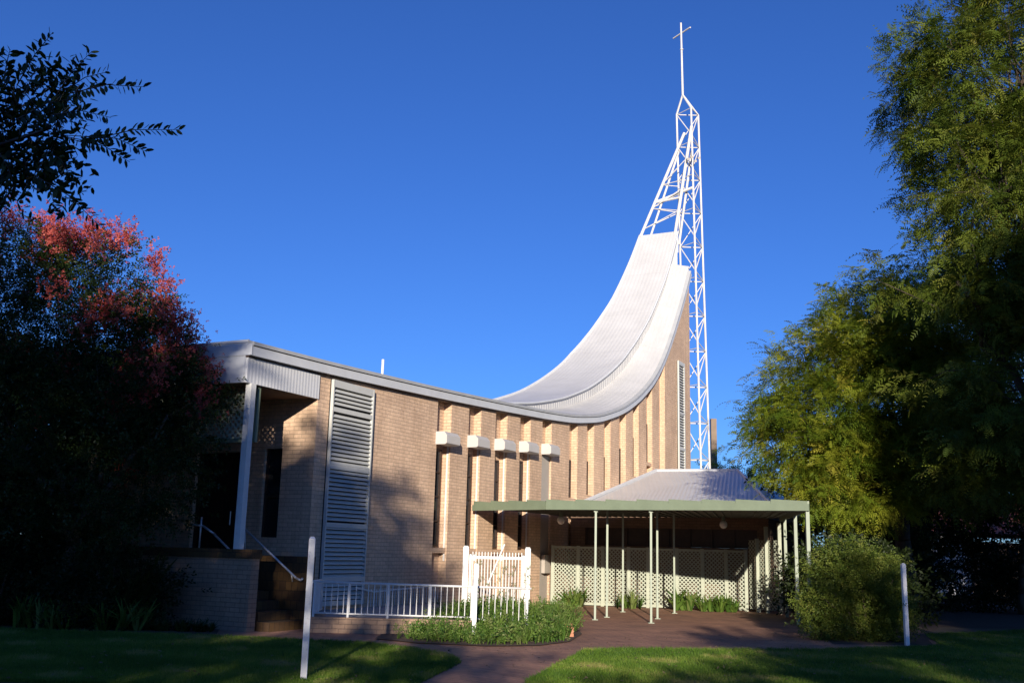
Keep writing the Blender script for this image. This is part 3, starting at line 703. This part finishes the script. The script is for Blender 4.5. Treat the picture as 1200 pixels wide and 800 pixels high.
def crown_pts(blobs, nclump, per, sig=.38, outer=.45, droop=.35, keep=None, zsq=.6):
    """clumps scattered through ellipsoids, fronds round every clump"""
    wts = np.array([(b[3] * b[4] * b[5]) ** (2 / 3) for b in blobs]); wts /= wts.sum()
    idx = rng.choice(len(blobs), nclump, p=wts); C_ = []; Dv = []
    for i in idx:
        b = blobs[i]; d = rng.normal(size=3); d /= np.linalg.norm(d); r_ = rng.uniform(outer ** 3, 1) ** (1 / 3)
        C_.append([b[0] + d[0] * b[3] * r_, b[1] + d[1] * b[4] * r_, b[2] + d[2] * b[5] * r_]); Dv.append(d)
    C_ = np.array(C_); Dv = np.array(Dv)
    if keep is not None: m_ = np.array([keep(*c) for c in C_]); C_, Dv = C_[m_], Dv[m_]
    n = len(C_); cs = rng.uniform(.6, 1.35, n)
    off = rng.normal(0, sig, (n, per, 3)) * cs[:, None, None]; off[:, :, 2] *= zsq
    P = C_[:, None, :] + off
    D = Dv[:, None, :] * .6 + off / sig * .6 + rng.normal(0, .45, (n, per, 3)); D[:, :, 2] -= droop
    ct = rng.uniform(-.22, .22, n)
    tint = .5 + ct[:, None] + rng.normal(0, .16, (n, per))
    return C_, P.reshape(-1, 3), D.reshape(-1, 3), tint.reshape(-1)
def bend(a, b_, k=4, amp=.12):
    a, b_ = Vector(a), Vector(b_); L_ = (b_ - a).length; pts = []
    for i in range(k + 1):
        t_ = i / k; p = a.lerp(b_, t_)
        if 0 < i < k: p += Vector(rng.normal(0, amp * L_ * .35, 3))
        p.z += math.sin(t_ * math.pi) * L_ * .06; pts.append(p)
    return pts
def tree(name, label, cat, base, fork, blobs, nclump, per, fs, tmpl, material, bark='bark', r0=.28, group=None, keep=None, sig=.38, droop=.35, twigs=60, extra=None, outer=.45, zsq=.6, roll=.6):
    root = empty(name, (base[0], base[1], 0), label, cat, group)
    C_, P, D, tint = crown_pts(blobs, nclump, per, sig, outer, droop, keep, zsq)
    S = rng.uniform(.7, 1.25, len(P)) * fs
    ts = tmpl if isinstance(tmpl, list) else [tmpl]; kk = len(ts)
    np_mesh('crown', [scatter_mesh(*t_, P[q::kk], D[q::kk], S[q::kk], tint[q::kk], roll=roll) for q, t_ in enumerate(ts)], material, root)
    mb = MB(); fk = Vector((*fork,))
    mb.path(bend((*base[:2], -.05), fk, 5, .05), r0 * 1.15, r0 * .75, 9)
    if keep is None: bl = blobs
    else: bl = [b for b in blobs]
    for b in bl:
        c = Vector(b[:3]); mb.path(bend(fk, c, 5, .1), r0 * .5, r0 * .12, 6)
    for c in C_[rng.choice(len(C_), min(twigs, len(C_)), replace=False)]:
        b = min(bl, key=lambda q: (Vector(q[:3]) - Vector(c)).length); st_ = fk.lerp(Vector(b[:3]), rng.uniform(.45, 1.))
        mb.path(bend(st_, c, 3, .1), r0 * .1, r0 * .03, 4)
    mb.build('trunk', bark, root, True)
    if extra: extra(root)
    return root

# tall feathery tree on the right (in front), pale feathery tree beside the annex, dark trees beyond
tree('feathery_tree', 'tall dark feathery tree overhanging from the right edge of the lawn', 'tree', (13.6, 25.5), (13.4, 25, 4.2),
     [(12.6, 23.6, 13.4, 3.2, 3, 2.6), (11.6, 23, 10.6, 2.0, 2.0, 1.9), (12.8, 23.6, 8.6, 2.8, 2.4, 1.7), (10.3, 22.8, 8.0, 2.1, 1.2, .5), (12.6, 24, 5.9, 2.7, 2.2, 1.9), (15.5, 24.5, 11, 2.6, 3, 3), (12.4, 25.6, 3.8, 1.9, 1.5, 1.2)],
     640, 13, .50, SPR, 'jaca', 'bark_dark', r0=.3, sig=.3, twigs=190, group='feathery leaved trees', droop=.15, zsq=.5, outer=.5, roll=.4)
tree('feathery_tree', 'yellow-green feathery tree spreading beside the annex roof, lit by the sun', 'tree', (11.9, 30.5), (11.6, 30.3, 3.2),
     [(10.1, 29.4, 6.45, 2.7, 2.5, 2.1), (8.75, 29, 5.1, 1.75, 1.9, 1.75), (11.2, 29.5, 8.2, 2.0, 2.1, 1.6), (12.4, 30, 5.4, 2.5, 2.5, 2.1), (9.8, 28.8, 3.9, 1.7, 1.7, 1.35), (13.2, 30.5, 8.4, 2.3, 2.3, 2.1)],
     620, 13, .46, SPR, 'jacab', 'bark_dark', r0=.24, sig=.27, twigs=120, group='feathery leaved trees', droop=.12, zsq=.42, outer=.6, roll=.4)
tree('olive_tree', 'small grey-green tree crown seen between the two feathery trees', 'tree', (15.5, 38), (15.2, 38, 5), [(14.7, 38, 10, 2.2, 2.2, 2.0), (17, 38, 9, 3, 3, 3)], 160, 22, .4, SP_T, 'jaca', sig=.45)
for i, (x, y, h_, rr) in enumerate([(12.5, 36, 5.5, 3.0), (17, 34, 6.5, 3.4), (21.5, 37, 7.5, 3.8), (27, 42, 8, 5)]):
    tree('shade_tree', ['dark bushy tree directly behind the yellow-green feathery tree', 'dark leaning-trunk tree left of the pale glimpse of the house', 'dark tree on the right edge behind the lawn', 'dense dark tree at the far right beyond the others'][i], 'tree',
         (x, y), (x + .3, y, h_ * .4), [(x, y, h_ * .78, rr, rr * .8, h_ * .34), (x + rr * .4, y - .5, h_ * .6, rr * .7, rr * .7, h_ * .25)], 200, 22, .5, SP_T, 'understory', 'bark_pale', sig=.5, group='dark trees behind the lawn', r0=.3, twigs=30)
for x, y in ((13.1, 27.2), (14.9, 28.4)):
    pass
# dark hedge under the trees on the right
def shrub(name, label, cat, c, r, n, per, fs, tmpl, material, group=None, sig=.2, droop=0., stem=True, outer=.55, twn=12, blobs=None):
    root = empty(name, (c[0], c[1], 0), label, cat, group)
    C_, P, D, tint = crown_pts(blobs or [(c[0], c[1], c[2], *r)], n, per, sig, outer, droop)
    P[:, 2] = np.maximum(P[:, 2], .03)
    np_mesh('foliage', [scatter_mesh(*tmpl, P, D, rng.uniform(.7, 1.3, len(P)) * fs, tint)], material, root)
    mb = MB()
    for q in C_[:twn]: mb.path(bend((c[0] + random.uniform(-.1, .1), c[1] + random.uniform(-.1, .1), 0), q, 3, .08), .03, .008, 5)
    mb.build('stem', 'bark', root); return root
for i, (x, y, rx, hz) in enumerate([(11.5, 33, 2.2, 1.5), (15, 35.5, 2.6, 1.2), (19.3, 36.5, 2.4, 1.15), (23.5, 37, 2.6, 1.3), (9.3, 27.8, 1.2, .9)]):
    shrub('dark_shrub', ['dark shrub between the annex and the tree trunks', 'dark shrub below the leaning tree', 'dark shrub under the white glimpse of the house', 'dark shrub at the right edge under the trees', 'low dark shrub beside the last canopy post'][i], 'shrub', (x, y, hz), (rx, 1.2, hz * 1.1), 90, 22, .45, SP_T, 'understory', 'dark shrubs under the trees', .35)
# round bush
shrub('round_bush', 'waist high round yellow-green bush at the right end of the paving', 'bush', (7.35, 21.6, .95), (1.12, .95, .95), 330, 24, .17, SP_T, 'bush', sig=.14, outer=.7, blobs=[(7.2, 21.6, .85, .9, .8, .85), (6.95, 21.4, 1.3, .5, .5, .5), (7.6, 21.5, 1.2, .45, .45, .45), (7.2, 21.5, 1.6, .32, .4, .32), (7.75, 21.4, .5, .42, .45, .5), (6.55, 21.3, .55, .42, .45, .55)])
# distant small trees beside the stack
for i, (x, y, z) in enumerate([(12.6, 58, 5.2), (14.5, 60, 5.0)]):
    tree('distant_tree', ['small distant tree crown just right of the brown stack', 'small distant tree crown touching the feathery tree'][i], 'tree', (x, y), (x, y, 3), [(x, y, z + .3, 1.3, 1.3, 1.3)], 50, 16, .5, SP_T, 'jaca', r0=.15, twigs=8, group='distant trees behind the annex')

# red crowned tree on the left
def red_extra(root):
    P = []; 
    for b in RB:
        nb = int(62 * b[3])
        for _ in range(nb):
            d = rng.normal(size=3); d /= np.linalg.norm(d)
            if d[2] < .5 and rng.random() < .93: continue
            if b[2] < 3.6 and rng.random() < .92: continue
            P.append([b[0] + d[0] * b[3] * 1.06, b[1] + d[1] * b[4] * 1.06, b[2] + d[2] * b[5] * 1.12])
    P = np.array(P); k = 80
    PP = (P[:, None, :] + rng.normal(0, .13, (len(P), k, 3)) * [1, 1, 1.25]).reshape(-1, 3); DD = rng.normal(0, .6, (len(PP), 3)); DD[:, 2] += .7
    ti = np.repeat(rng.uniform(.1, .9, len(P)), k) + rng.normal(0, .15, len(PP))
    np_mesh('seed_heads', [scatter_mesh(*sprig_t(6, .35, .3), PP, DD, rng.uniform(.07, .14, len(PP)), ti)], 'redleaf', root)
RB = [(-10.2, 20, 6.0, 1.7, 1.5, 1.75), (-8.5, 20, 5.9, 1.5, 1.4, 1.7), (-7.5, 19.8, 4.8, 1.2, 1.2, 1.4), (-6.6, 19.5, 4.0, .95, 1.0, 1.1), (-7.7, 19.7, 3.0, 1.7, 1.2, 1.5), (-9.6, 19.8, 3.2, 2.0, 1.4, 1.8), (-12, 20.5, 4.6, 2.2, 2, 2.8), (-9.8, 20.2, 1.5, 1.9, 1.0, 1.0)]
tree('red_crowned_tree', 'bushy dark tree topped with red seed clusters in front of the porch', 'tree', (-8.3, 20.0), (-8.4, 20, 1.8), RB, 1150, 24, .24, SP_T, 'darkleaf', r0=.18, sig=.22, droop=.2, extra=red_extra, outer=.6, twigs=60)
for i, (x, y, h_, rr) in enumerate([(-13.2, 21.5, 5.0, 2.0), (-12.6, 25.5, 6.0, 2.6), (-17, 27, 7, 4.2), (-24, 30, 8, 5)]):
    tree('shade_tree', ['dark dense small tree at the left edge beside the red-topped tree', 'dark tree directly behind the left end of the porch', 'dark wide tree further back behind the porch', 'dark tree beyond the left edge of the photo'][i], 'tree',
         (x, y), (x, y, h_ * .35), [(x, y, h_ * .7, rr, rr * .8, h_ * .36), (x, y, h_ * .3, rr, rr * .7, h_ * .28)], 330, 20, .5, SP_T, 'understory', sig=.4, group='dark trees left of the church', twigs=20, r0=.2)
# shrubs and strappy plants below it
for i, (x, y, rx, hz) in enumerate([(-9.6, 19.7, 1.3, .75), (-7.4, 19.5, 1.0, .65), (-11.5, 20.2, 1.6, .9)]):
    shrub('dark_shrub', ['dark shrub under the middle of the red-topped tree', 'dark shrub left of the porch parapet', 'dark shrub at the left edge of the photo'][i], 'shrub', (x, y, hz), (rx, .6, hz), 70, 20, .28, SP_T, 'understory', 'dark shrubs along the porch', .2)
def clump(name, label, cat, x, y, rx, ry, n, h_, material, group=None, tm=TU_T, dry=0):
    root = empty(name, (x, y, 0), label, cat, group)
    P = np.stack([x + rng.uniform(-1, 1, n) * rx, y + rng.uniform(-1, 1, n) * ry, np.full(n, .01)], 1)
    D = rng.normal(0, .28, (n, 3)); D[:, 2] = 1
    np_mesh('leaves', [scatter_mesh(*tm, P, D, rng.uniform(.6, 1.2, n) * h_, rng.uniform(.1, .9, n), roll=1.)], material, root)
    return root
clump('strappy_plant', 'bright strap-leaved clump at the left below the red-topped tree', 'plant', -8.3, 19.0, .55, .2, 22, .62, 'bed', 'strap-leaved clumps along the porch')
clump('strappy_plant', 'shaded strap-leaved clump beside the porch parapet', 'plant', -6.9, 19.1, .5, .25, 22, .6, 'bed', 'strap-leaved clumps along the porch')
clump('spiky_plant', 'tall spiky dark plant between the porch and the red-topped tree', 'plant', -7.0, 19.5, .15, .15, 14, 1.5, 'darkleaf')
clump('silver_plant', 'low grey-green cushion plant at the foot of the porch parapet', 'plant', -5.9, 19.2, .6, .15, 60, .24, 'darkleaf', tm=tuft_t(9, .9, .05))
# bed in front of the gate: one mass of foliage nobody could count
def inside(poly, x, y):
    c = False; n = len(poly); j = n - 1
    for i in range(n):
        (xi, yi), (xj, yj) = poly[i], poly[j]
        if (yi > y) != (yj > y) and x < (xj - xi) * (y - yi) / (yj - yi) + xi: c = not c
        j = i
    return c
bed_vis = [(-1.95, 18.8), (-1.4, 18.2), (-.3, 18.0), (.5, 18.3), (1.1, 19.2), (1.45, 21), (1.45, 23.4), (.9, 24.2), (-.9, 24.2), (-1.6, 20)]
def fill(poly, n):
    xs = [p[0] for p in poly]; ys = [p[1] for p in poly]; out = []
    while len(out) < n:
        X = rng.uniform(min(xs), max(xs), n); Y = rng.uniform(min(ys), max(ys), n)
        out += [(x, y) for x, y in zip(X, Y) if inside(poly, x, y)]
    return np.array(out[:n])
Q = fill(bed_vis, 1000)
Q = np.array([q for q in Q if not (q[0] < -.35 and abs(q[1] - 19.9) < .25)])
hgt = .15 + .30 * np.clip((Q[:, 1] - 18.0) / 2.2, 0, 1) * np.clip((Q[:, 0] + 2.3) / 1.2, .25, 1) * (1 + .35 * np.sin(Q[:, 0] * 5 + Q[:, 1] * 3))
D = rng.normal(0, .25, (len(Q), 3)); D[:, 2] = 1
P3 = np.concatenate([Q, np.full((len(Q), 1), .02)], 1)
pa = scatter_mesh(*tuft_t(13, .7, .014), P3, D, hgt * rng.uniform(.8, 1.25, len(Q)), rng.uniform(.1, .95, len(Q)), roll=1.)
ix = rng.integers(0, len(Q), 2200); P4_ = P3[ix] + rng.normal(0, .1, (2200, 3)) * [1, 1, 0]; P4_[:, 2] = hgt[ix] * rng.uniform(.1, .95, 2200)
pb = scatter_mesh(*SP_T, P4_, rng.normal(0, .6, (2200, 3)) + [0, 0, .6], rng.uniform(.1, .24, 2200), rng.uniform(0, 1, 2200))
tag(np_mesh('ground_cover', [pa, pb], 'bed'), 'dense green strappy ground cover filling the bed before the gate', 'ground cover', kind='stuff')
# plants under the screen
for i, (x, y, rx, n, h_) in enumerate([(2.05, 31.6, .3, 12, .6), (3.7, 31.2, .35, 16, .55), (5.3, 30.9, .3, 12, .7), (6.3, 30.7, .55, 30, .5)]):
    clump('border_plant', ['leafy green plant against the left end of the lattice screen', 'upright strappy plants at the middle of the lattice screen', 'tall thin plant before the right half of the lattice screen', 'broad low green plant at the right end of the lattice screen'][i], 'plant', x, y, rx, .15, n, h_, 'bed', 'plants along the lattice screen', tm=tuft_t(11, .9, .05) if i != 1 else TU_T)
# terracotta stone at the bed edge
mb = MB(); mb.box((1.13, 20.2, 0), (1.33, 20.45, .2)); mb.box((1.16, 20.23, .2), (1.30, 20.42, .26)); tag(mb.build('edging_block', 'terracotta'), 'terracotta block half hidden at the right edge of the garden bed', 'block')
# climbing rose on the gate
vr = empty('climbing_plant', (-.2, 24.3, 0), 'thin climber with few leaves growing through the picket gate', 'climber')
mb = MB(); lv = []
for x0, xs in ((-.75, -.6), (-.2, -.1), (.35, .5), (.05, .2)):
    pts = [Vector((x0 + (xs - x0) * t_ + rng.normal(0, .03), 24.38, .1 + 1.15 * t_)) for t_ in np.linspace(0, 1, 7)]; mb.path(pts, .01, .005, 5); lv += pts[2:]
mb.build('stem', 'bark', vr); lv = np.array([list(p) for p in lv]); lv = np.repeat(lv, 3, 0) + rng.normal(0, .05, (len(lv) * 3, 3))
np_mesh('leaves', [scatter_mesh(*SP_T, lv, rng.normal(0, 1, (len(lv), 3)), np.full(len(lv), .14), rng.uniform(.3, 1, len(lv)))], 'bed', vr)

# overhanging branch, top left: leaves read one by one
br = empty('leafy_tree', (-6.2, 8.6, 0), 'dark leaved tree reaching into the top left corner with long leafy sprays', 'tree')
def at(px, py, Y):      # measured direction -> point at that distance
    f = 1190.; P_ = math.atan(245 / 1190); th = math.atan(150 / 5750); x = (px - 600) / f; y = -(py - 400) / f
    X, Z_ = x * math.cos(th) - y * math.sin(th), x * math.sin(th) + y * math.cos(th)
    r_ = (X, math.cos(P_) - Z_ * math.sin(P_), math.sin(P_) + Z_ * math.cos(P_)); k = Y / r_[1]; return Vector((r_[0] * k, Y, 1.6 + r_[2] * k))
mb = MB(); core = [at(-60, 190, 8.3), at(0, 170, 8.2), at(60, 150, 8.1)]
mb.path([Vector((-6.2, 8.6, 0)), Vector((-6.1, 8.6, 2.5)), Vector((-5.7, 8.5, 4.1)), core[0]], .16, .035, 8); mb.path(core, .03, .012, 6)
sprays = [((20, 100), (62, 38)), ((5, 90), (12, 58)), ((60, 120), (108, 60)), ((70, 110), (128, 84)), ((80, 110), (170, 102)), ((60, 135), (130, 138)), ((100, 165), (212, 152)), ((100, 160), (172, 178)), ((90, 165), (152, 190)), ((60, 180), (82, 208)),
          ((40, 205), (118, 266)), ((45, 190), (66, 250)), ((10, 200), (5, 250)), ((30, 190), (30, 235)), ((-10, 110), (-5, 60)), ((50, 100), (50, 80)), ((-20, 160), (-30, 250)), ((-10, 130), (-60, 60)), ((20, 140), (90, 115)), ((30, 110), (45, 78)), ((0, 180), (20, 232)), ((60, 160), (75, 200)), ((20, 120), (0, 96))]
lp, ld, ls = [], [], []
for (a, b_) in sprays:
    Y = 8.1 + rng.uniform(-.35, .35); A_, B_ = at(*a, Y), at(*b_, Y + rng.uniform(-.3, .2)); mid = A_.lerp(B_, .5) + Vector((0, 0, .05))
    q_ = min(core, key=lambda c: (c - A_).length); mb.path([q_ + Vector((0, .15, 0)), A_], .004, .004, 4); mb.path([A_, mid, B_], .006, .002, 5)
    nn = max(5, int((B_ - A_).length / .022))
    for i in range(nn):
        t_ = i / nn; p = (A_.lerp(mid, t_ * 2) if t_ < .5 else mid.lerp(B_, t_ * 2 - 1)); dv = (B_ - A_).normalized(); sg = 1 if i % 2 else -1
        sd = dv.cross(Vector((0, 1, 0))).normalized() * sg
        lp.append(list(p)); ld.append(list(dv * .7 + sd * .8 + Vector(rng.normal(0, .25, 3)) + Vector((0, 0, -.25)))); ls.append(rng.uniform(.085, .12) * (1 - .3 * t_))
one = ([(0, 0, 0), (.35, .2, .03), (.75, .16, .02), (1, 0, -.05), (.75, -.16, .02), (.35, -.2, .03)], [(0, 1, 2, 3), (0, 3, 4, 5)])
n = 2700; cen = np.array([list(at(px, py, 8.3)) for px, py in zip(rng.uniform(-110, 85, 130), rng.uniform(85, 235, 130))]); cen = cen[np.array([(-(c[0] + 4.0) < 9) for c in cen])]
ci = rng.integers(0, len(cen), n); pp = cen[ci] + rng.normal(0, .10, (n, 3)) + np.array([0, -.02, 0]); dd = rng.normal(0, 1, (n, 3)); dd[:, 2] -= .5
A_all = np.concatenate([np.array(lp), pp]); D_all = np.concatenate([np.array(ld), dd]); S_all = np.concatenate([np.array(ls), rng.uniform(.07, .11, n)])
np_mesh('crown', [scatter_mesh(*one, A_all, D_all, S_all, rng.beta(1.6, 2.6, len(A_all)), roll=.9)], 'darkleaf', br)
mb.build('trunk', 'darkwood', br)

# trees behind the camera: the real row across the lawn whose shade falls on the scene
OT = [('broad shade tree behind the viewer on the far left', (-14.5, -15), [(-11.9, -15, 8.8, 6.4, 4.5, 6.4), (-13.5, -15, 5.5, 5.5, 4, 4.0)], 760),
      ('open crowned shade tree behind the viewer on the left', (-6.5, -15), [(-6.6, -15, 7.5, 4.7, 3, 4.2), (-6, -15, 4.0, 4.2, 3, 2.6), (-4.4, -15, 9.2, 1.3, 2.2, 2.1)], 165),
      ('low round tree behind the viewer in the middle', (0.5, -14), [(-.5, -14, 3.6, 4.2, 3, 3.1), (3.3, -14, 3.4, 3.2, 3, 3.1)], 125),
      ('round tree behind the viewer to the right', (7.2, -15), [(5.9, -15, 5.0, 3.2, 3, 4.0), (8.3, -15, 5.2, 2.4, 3, 4.2)], 160),
      ('tall broad tree behind the viewer on the far right', (15.5, -16), [(15.3, -16, 10.2, 5.2, 4, 6.4), (12.8, -16, 12.5, 2.7, 3, 3.4), (12.8, -16, 7.5, 3.0, 3, 3.5), (17.5, -16, 7.5, 7, 4, 6.5)], 720)]
OT.append(('tall narrow tree behind the viewer between two others', (12.2, -16.5), [(12.3, -16, 13.8, 3.5, 3, 3.6), (13.3, -16, 8.0, 3.2, 3, 5.0)], 420))
for lb, b0, bl, nc in OT:
    tree('street_tree', lb, 'tree', b0, (b0[0], b0[1], 3), bl, nc, 26, .6, FR_LO, 'jaca', r0=.25, sig=.33, group='trees across the lawn behind the viewer', outer=.2, twigs=20, zsq=.45)
# grass blades on the lawns
def blades(poly, n, ymin=12.0, ymax=27):
    Q = []
    while len(Q) < n:
        y = ymin + (ymax - ymin) * rng.random(n) ** 1.5; x = rng.uniform(-.62, .62, n) * y + .0
        Q += [(a, b_) for a, b_ in zip(x, y) if inside(poly, a, b_)]
    return np.array(Q[:n])
bt_v, bt_f = [], []
rr_ = random.Random(9)
for i in range(5):
    a = rr_.uniform(0, 6.28); y0, z0 = rr_.uniform(-.5, .5), rr_.uniform(-.5, .5); q = (math.cos(a) * .07, math.sin(a) * .07); b2 = (rr_.uniform(-.5, .5), rr_.uniform(-.5, .5)); k = len(bt_v); h_ = rr_.uniform(.6, 1.1)
    bt_v += [(0, y0 - q[0], z0 - q[1]), (0, y0 + q[0], z0 + q[1]), (h_, y0 + b2[0], z0 + b2[1])]; bt_f.append((k, k + 1, k + 2))
gp = []
for poly, n in ((lawnL, 60000), (lawnR, 60000)):
    q = blades(poly, n, 12., 19 if poly is lawnL else 27); P = np.concatenate([q, np.full((n, 1), .01)], 1); D = rng.normal(0, .15, (n, 3)); D[:, 2] = 1
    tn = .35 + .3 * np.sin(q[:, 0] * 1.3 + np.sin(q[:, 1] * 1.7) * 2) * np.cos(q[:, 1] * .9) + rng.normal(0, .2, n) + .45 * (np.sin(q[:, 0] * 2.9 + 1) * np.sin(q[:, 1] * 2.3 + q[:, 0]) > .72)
    gp.append(scatter_mesh(bt_v, bt_f, P, D, rng.uniform(.035, .075, n), tn, roll=1.))
tag(np_mesh('grass', gp, 'grass'), 'short green lawn grass in dappled shade', 'grass', kind='stuff')
# fallen leaves on the paving edge
n = 500; q = fill([(-.6, 13), (.2, 13), (1.2, 17.8), (6, 19.5), (7.5, 23), (3, 22), (-.4, 17.6), (-5, 18.7), (-5, 19.2), (-2.5, 18.8)], n)
tag(np_mesh('fallen_leaves', [scatter_mesh(*one, np.concatenate([q, np.full((n, 1), .02)], 1), rng.normal(0, 1, (n, 3)) * [1, 1, .12], rng.uniform(.03, .06, n), rng.uniform(0, 1, n), roll=.15)], 'straw'), 'dry fallen leaves scattered over the brick paving', 'leaves', kind='stuff')

q = np.concatenate([blades(lawnL, 350, 12, 18.5), blades(lawnR, 350, 12, 20)]); n = len(q)
tag(np_mesh('lawn_litter', [scatter_mesh(*one, np.concatenate([q, np.full((n, 1), .06)], 1), rng.normal(0, 1, (n, 3)) * [1, 1, .3], rng.uniform(.03, .06, n), rng.uniform(0, 1, n), roll=.4)], 'straw'), 'brown leaves lying on the lawn', 'leaves', kind='stuff')

# ------------------------------------------------------------ light, sky, camera
EL, AZX = R(12.0), .03
w = bpy.data.worlds.new('World'); sc.world = w; w.use_nodes = True; nt = w.node_tree; bg = nt.nodes['Background']
sk = nt.nodes.new('ShaderNodeTexSky'); sk.sky_type = 'NISHITA'; sk.sun_disc = False; sk.sun_elevation = EL
sd = Vector((-AZX, -1, 0)).normalized()                     # horizontal direction towards the sun
sk.sun_rotation = math.atan2(sd.x, sd.y)
sk.air_density = 1.0; sk.dust_density = 0.0; sk.ozone_density = 4.0; sk.altitude = 300
hsv = nt.nodes.new('ShaderNodeHueSaturation'); hsv.inputs['Saturation'].default_value = 1.; hsv.inputs['Value'].default_value = 1.
nt.links.new(sk.outputs[0], hsv.inputs['Color']); tn_ = mixc(nt, 1., hsv.outputs[0], (.345, .55, 1.0), 'MULTIPLY'); nt.links.new(tn_, bg.inputs['Color']); bg.inputs['Strength'].default_value = .11
sun = bpy.data.lights.new('sun', 'SUN'); sun.energy = 5.0; sun.angle = R(.53); sun.color = (1., .89, .75)
so = bpy.data.objects.new('sun', sun); COL.objects.link(so)
dirv = Vector((-sd.x * math.cos(EL), -sd.y * math.cos(EL), -math.sin(EL))); so.rotation_euler = dirv.to_track_quat('-Z', 'Y').to_euler(); so.location = (0, -20, 30)
cd = bpy.data.cameras.new('camera'); cam = bpy.data.objects.new('camera', cd); COL.objects.link(cam); sc.camera = cam
cd.sensor_width = 36; cd.lens = 36 * 1190 / 1200; cd.clip_end = 2000; cd.clip_start = .05
cam.matrix_world = Matrix.Translation((0, 0, 1.6)) @ Matrix.Rotation(math.pi / 2 + math.atan(245 / 1190), 4, 'X') @ Matrix.Rotation(math.atan(150 / 5750), 4, 'Z')
sc.view_settings.view_transform = 'Standard'; sc.view_settings.look = 'None'; sc.view_settings.exposure = .48; sc.view_settings.gamma = 1
sc.cycles.use_denoising = True; sc.cycles.max_bounces = 6; sc.cycles.diffuse_bounces = 3; sc.cycles.transmission_bounces = 3; sc.cycles.glossy_bounces = 2
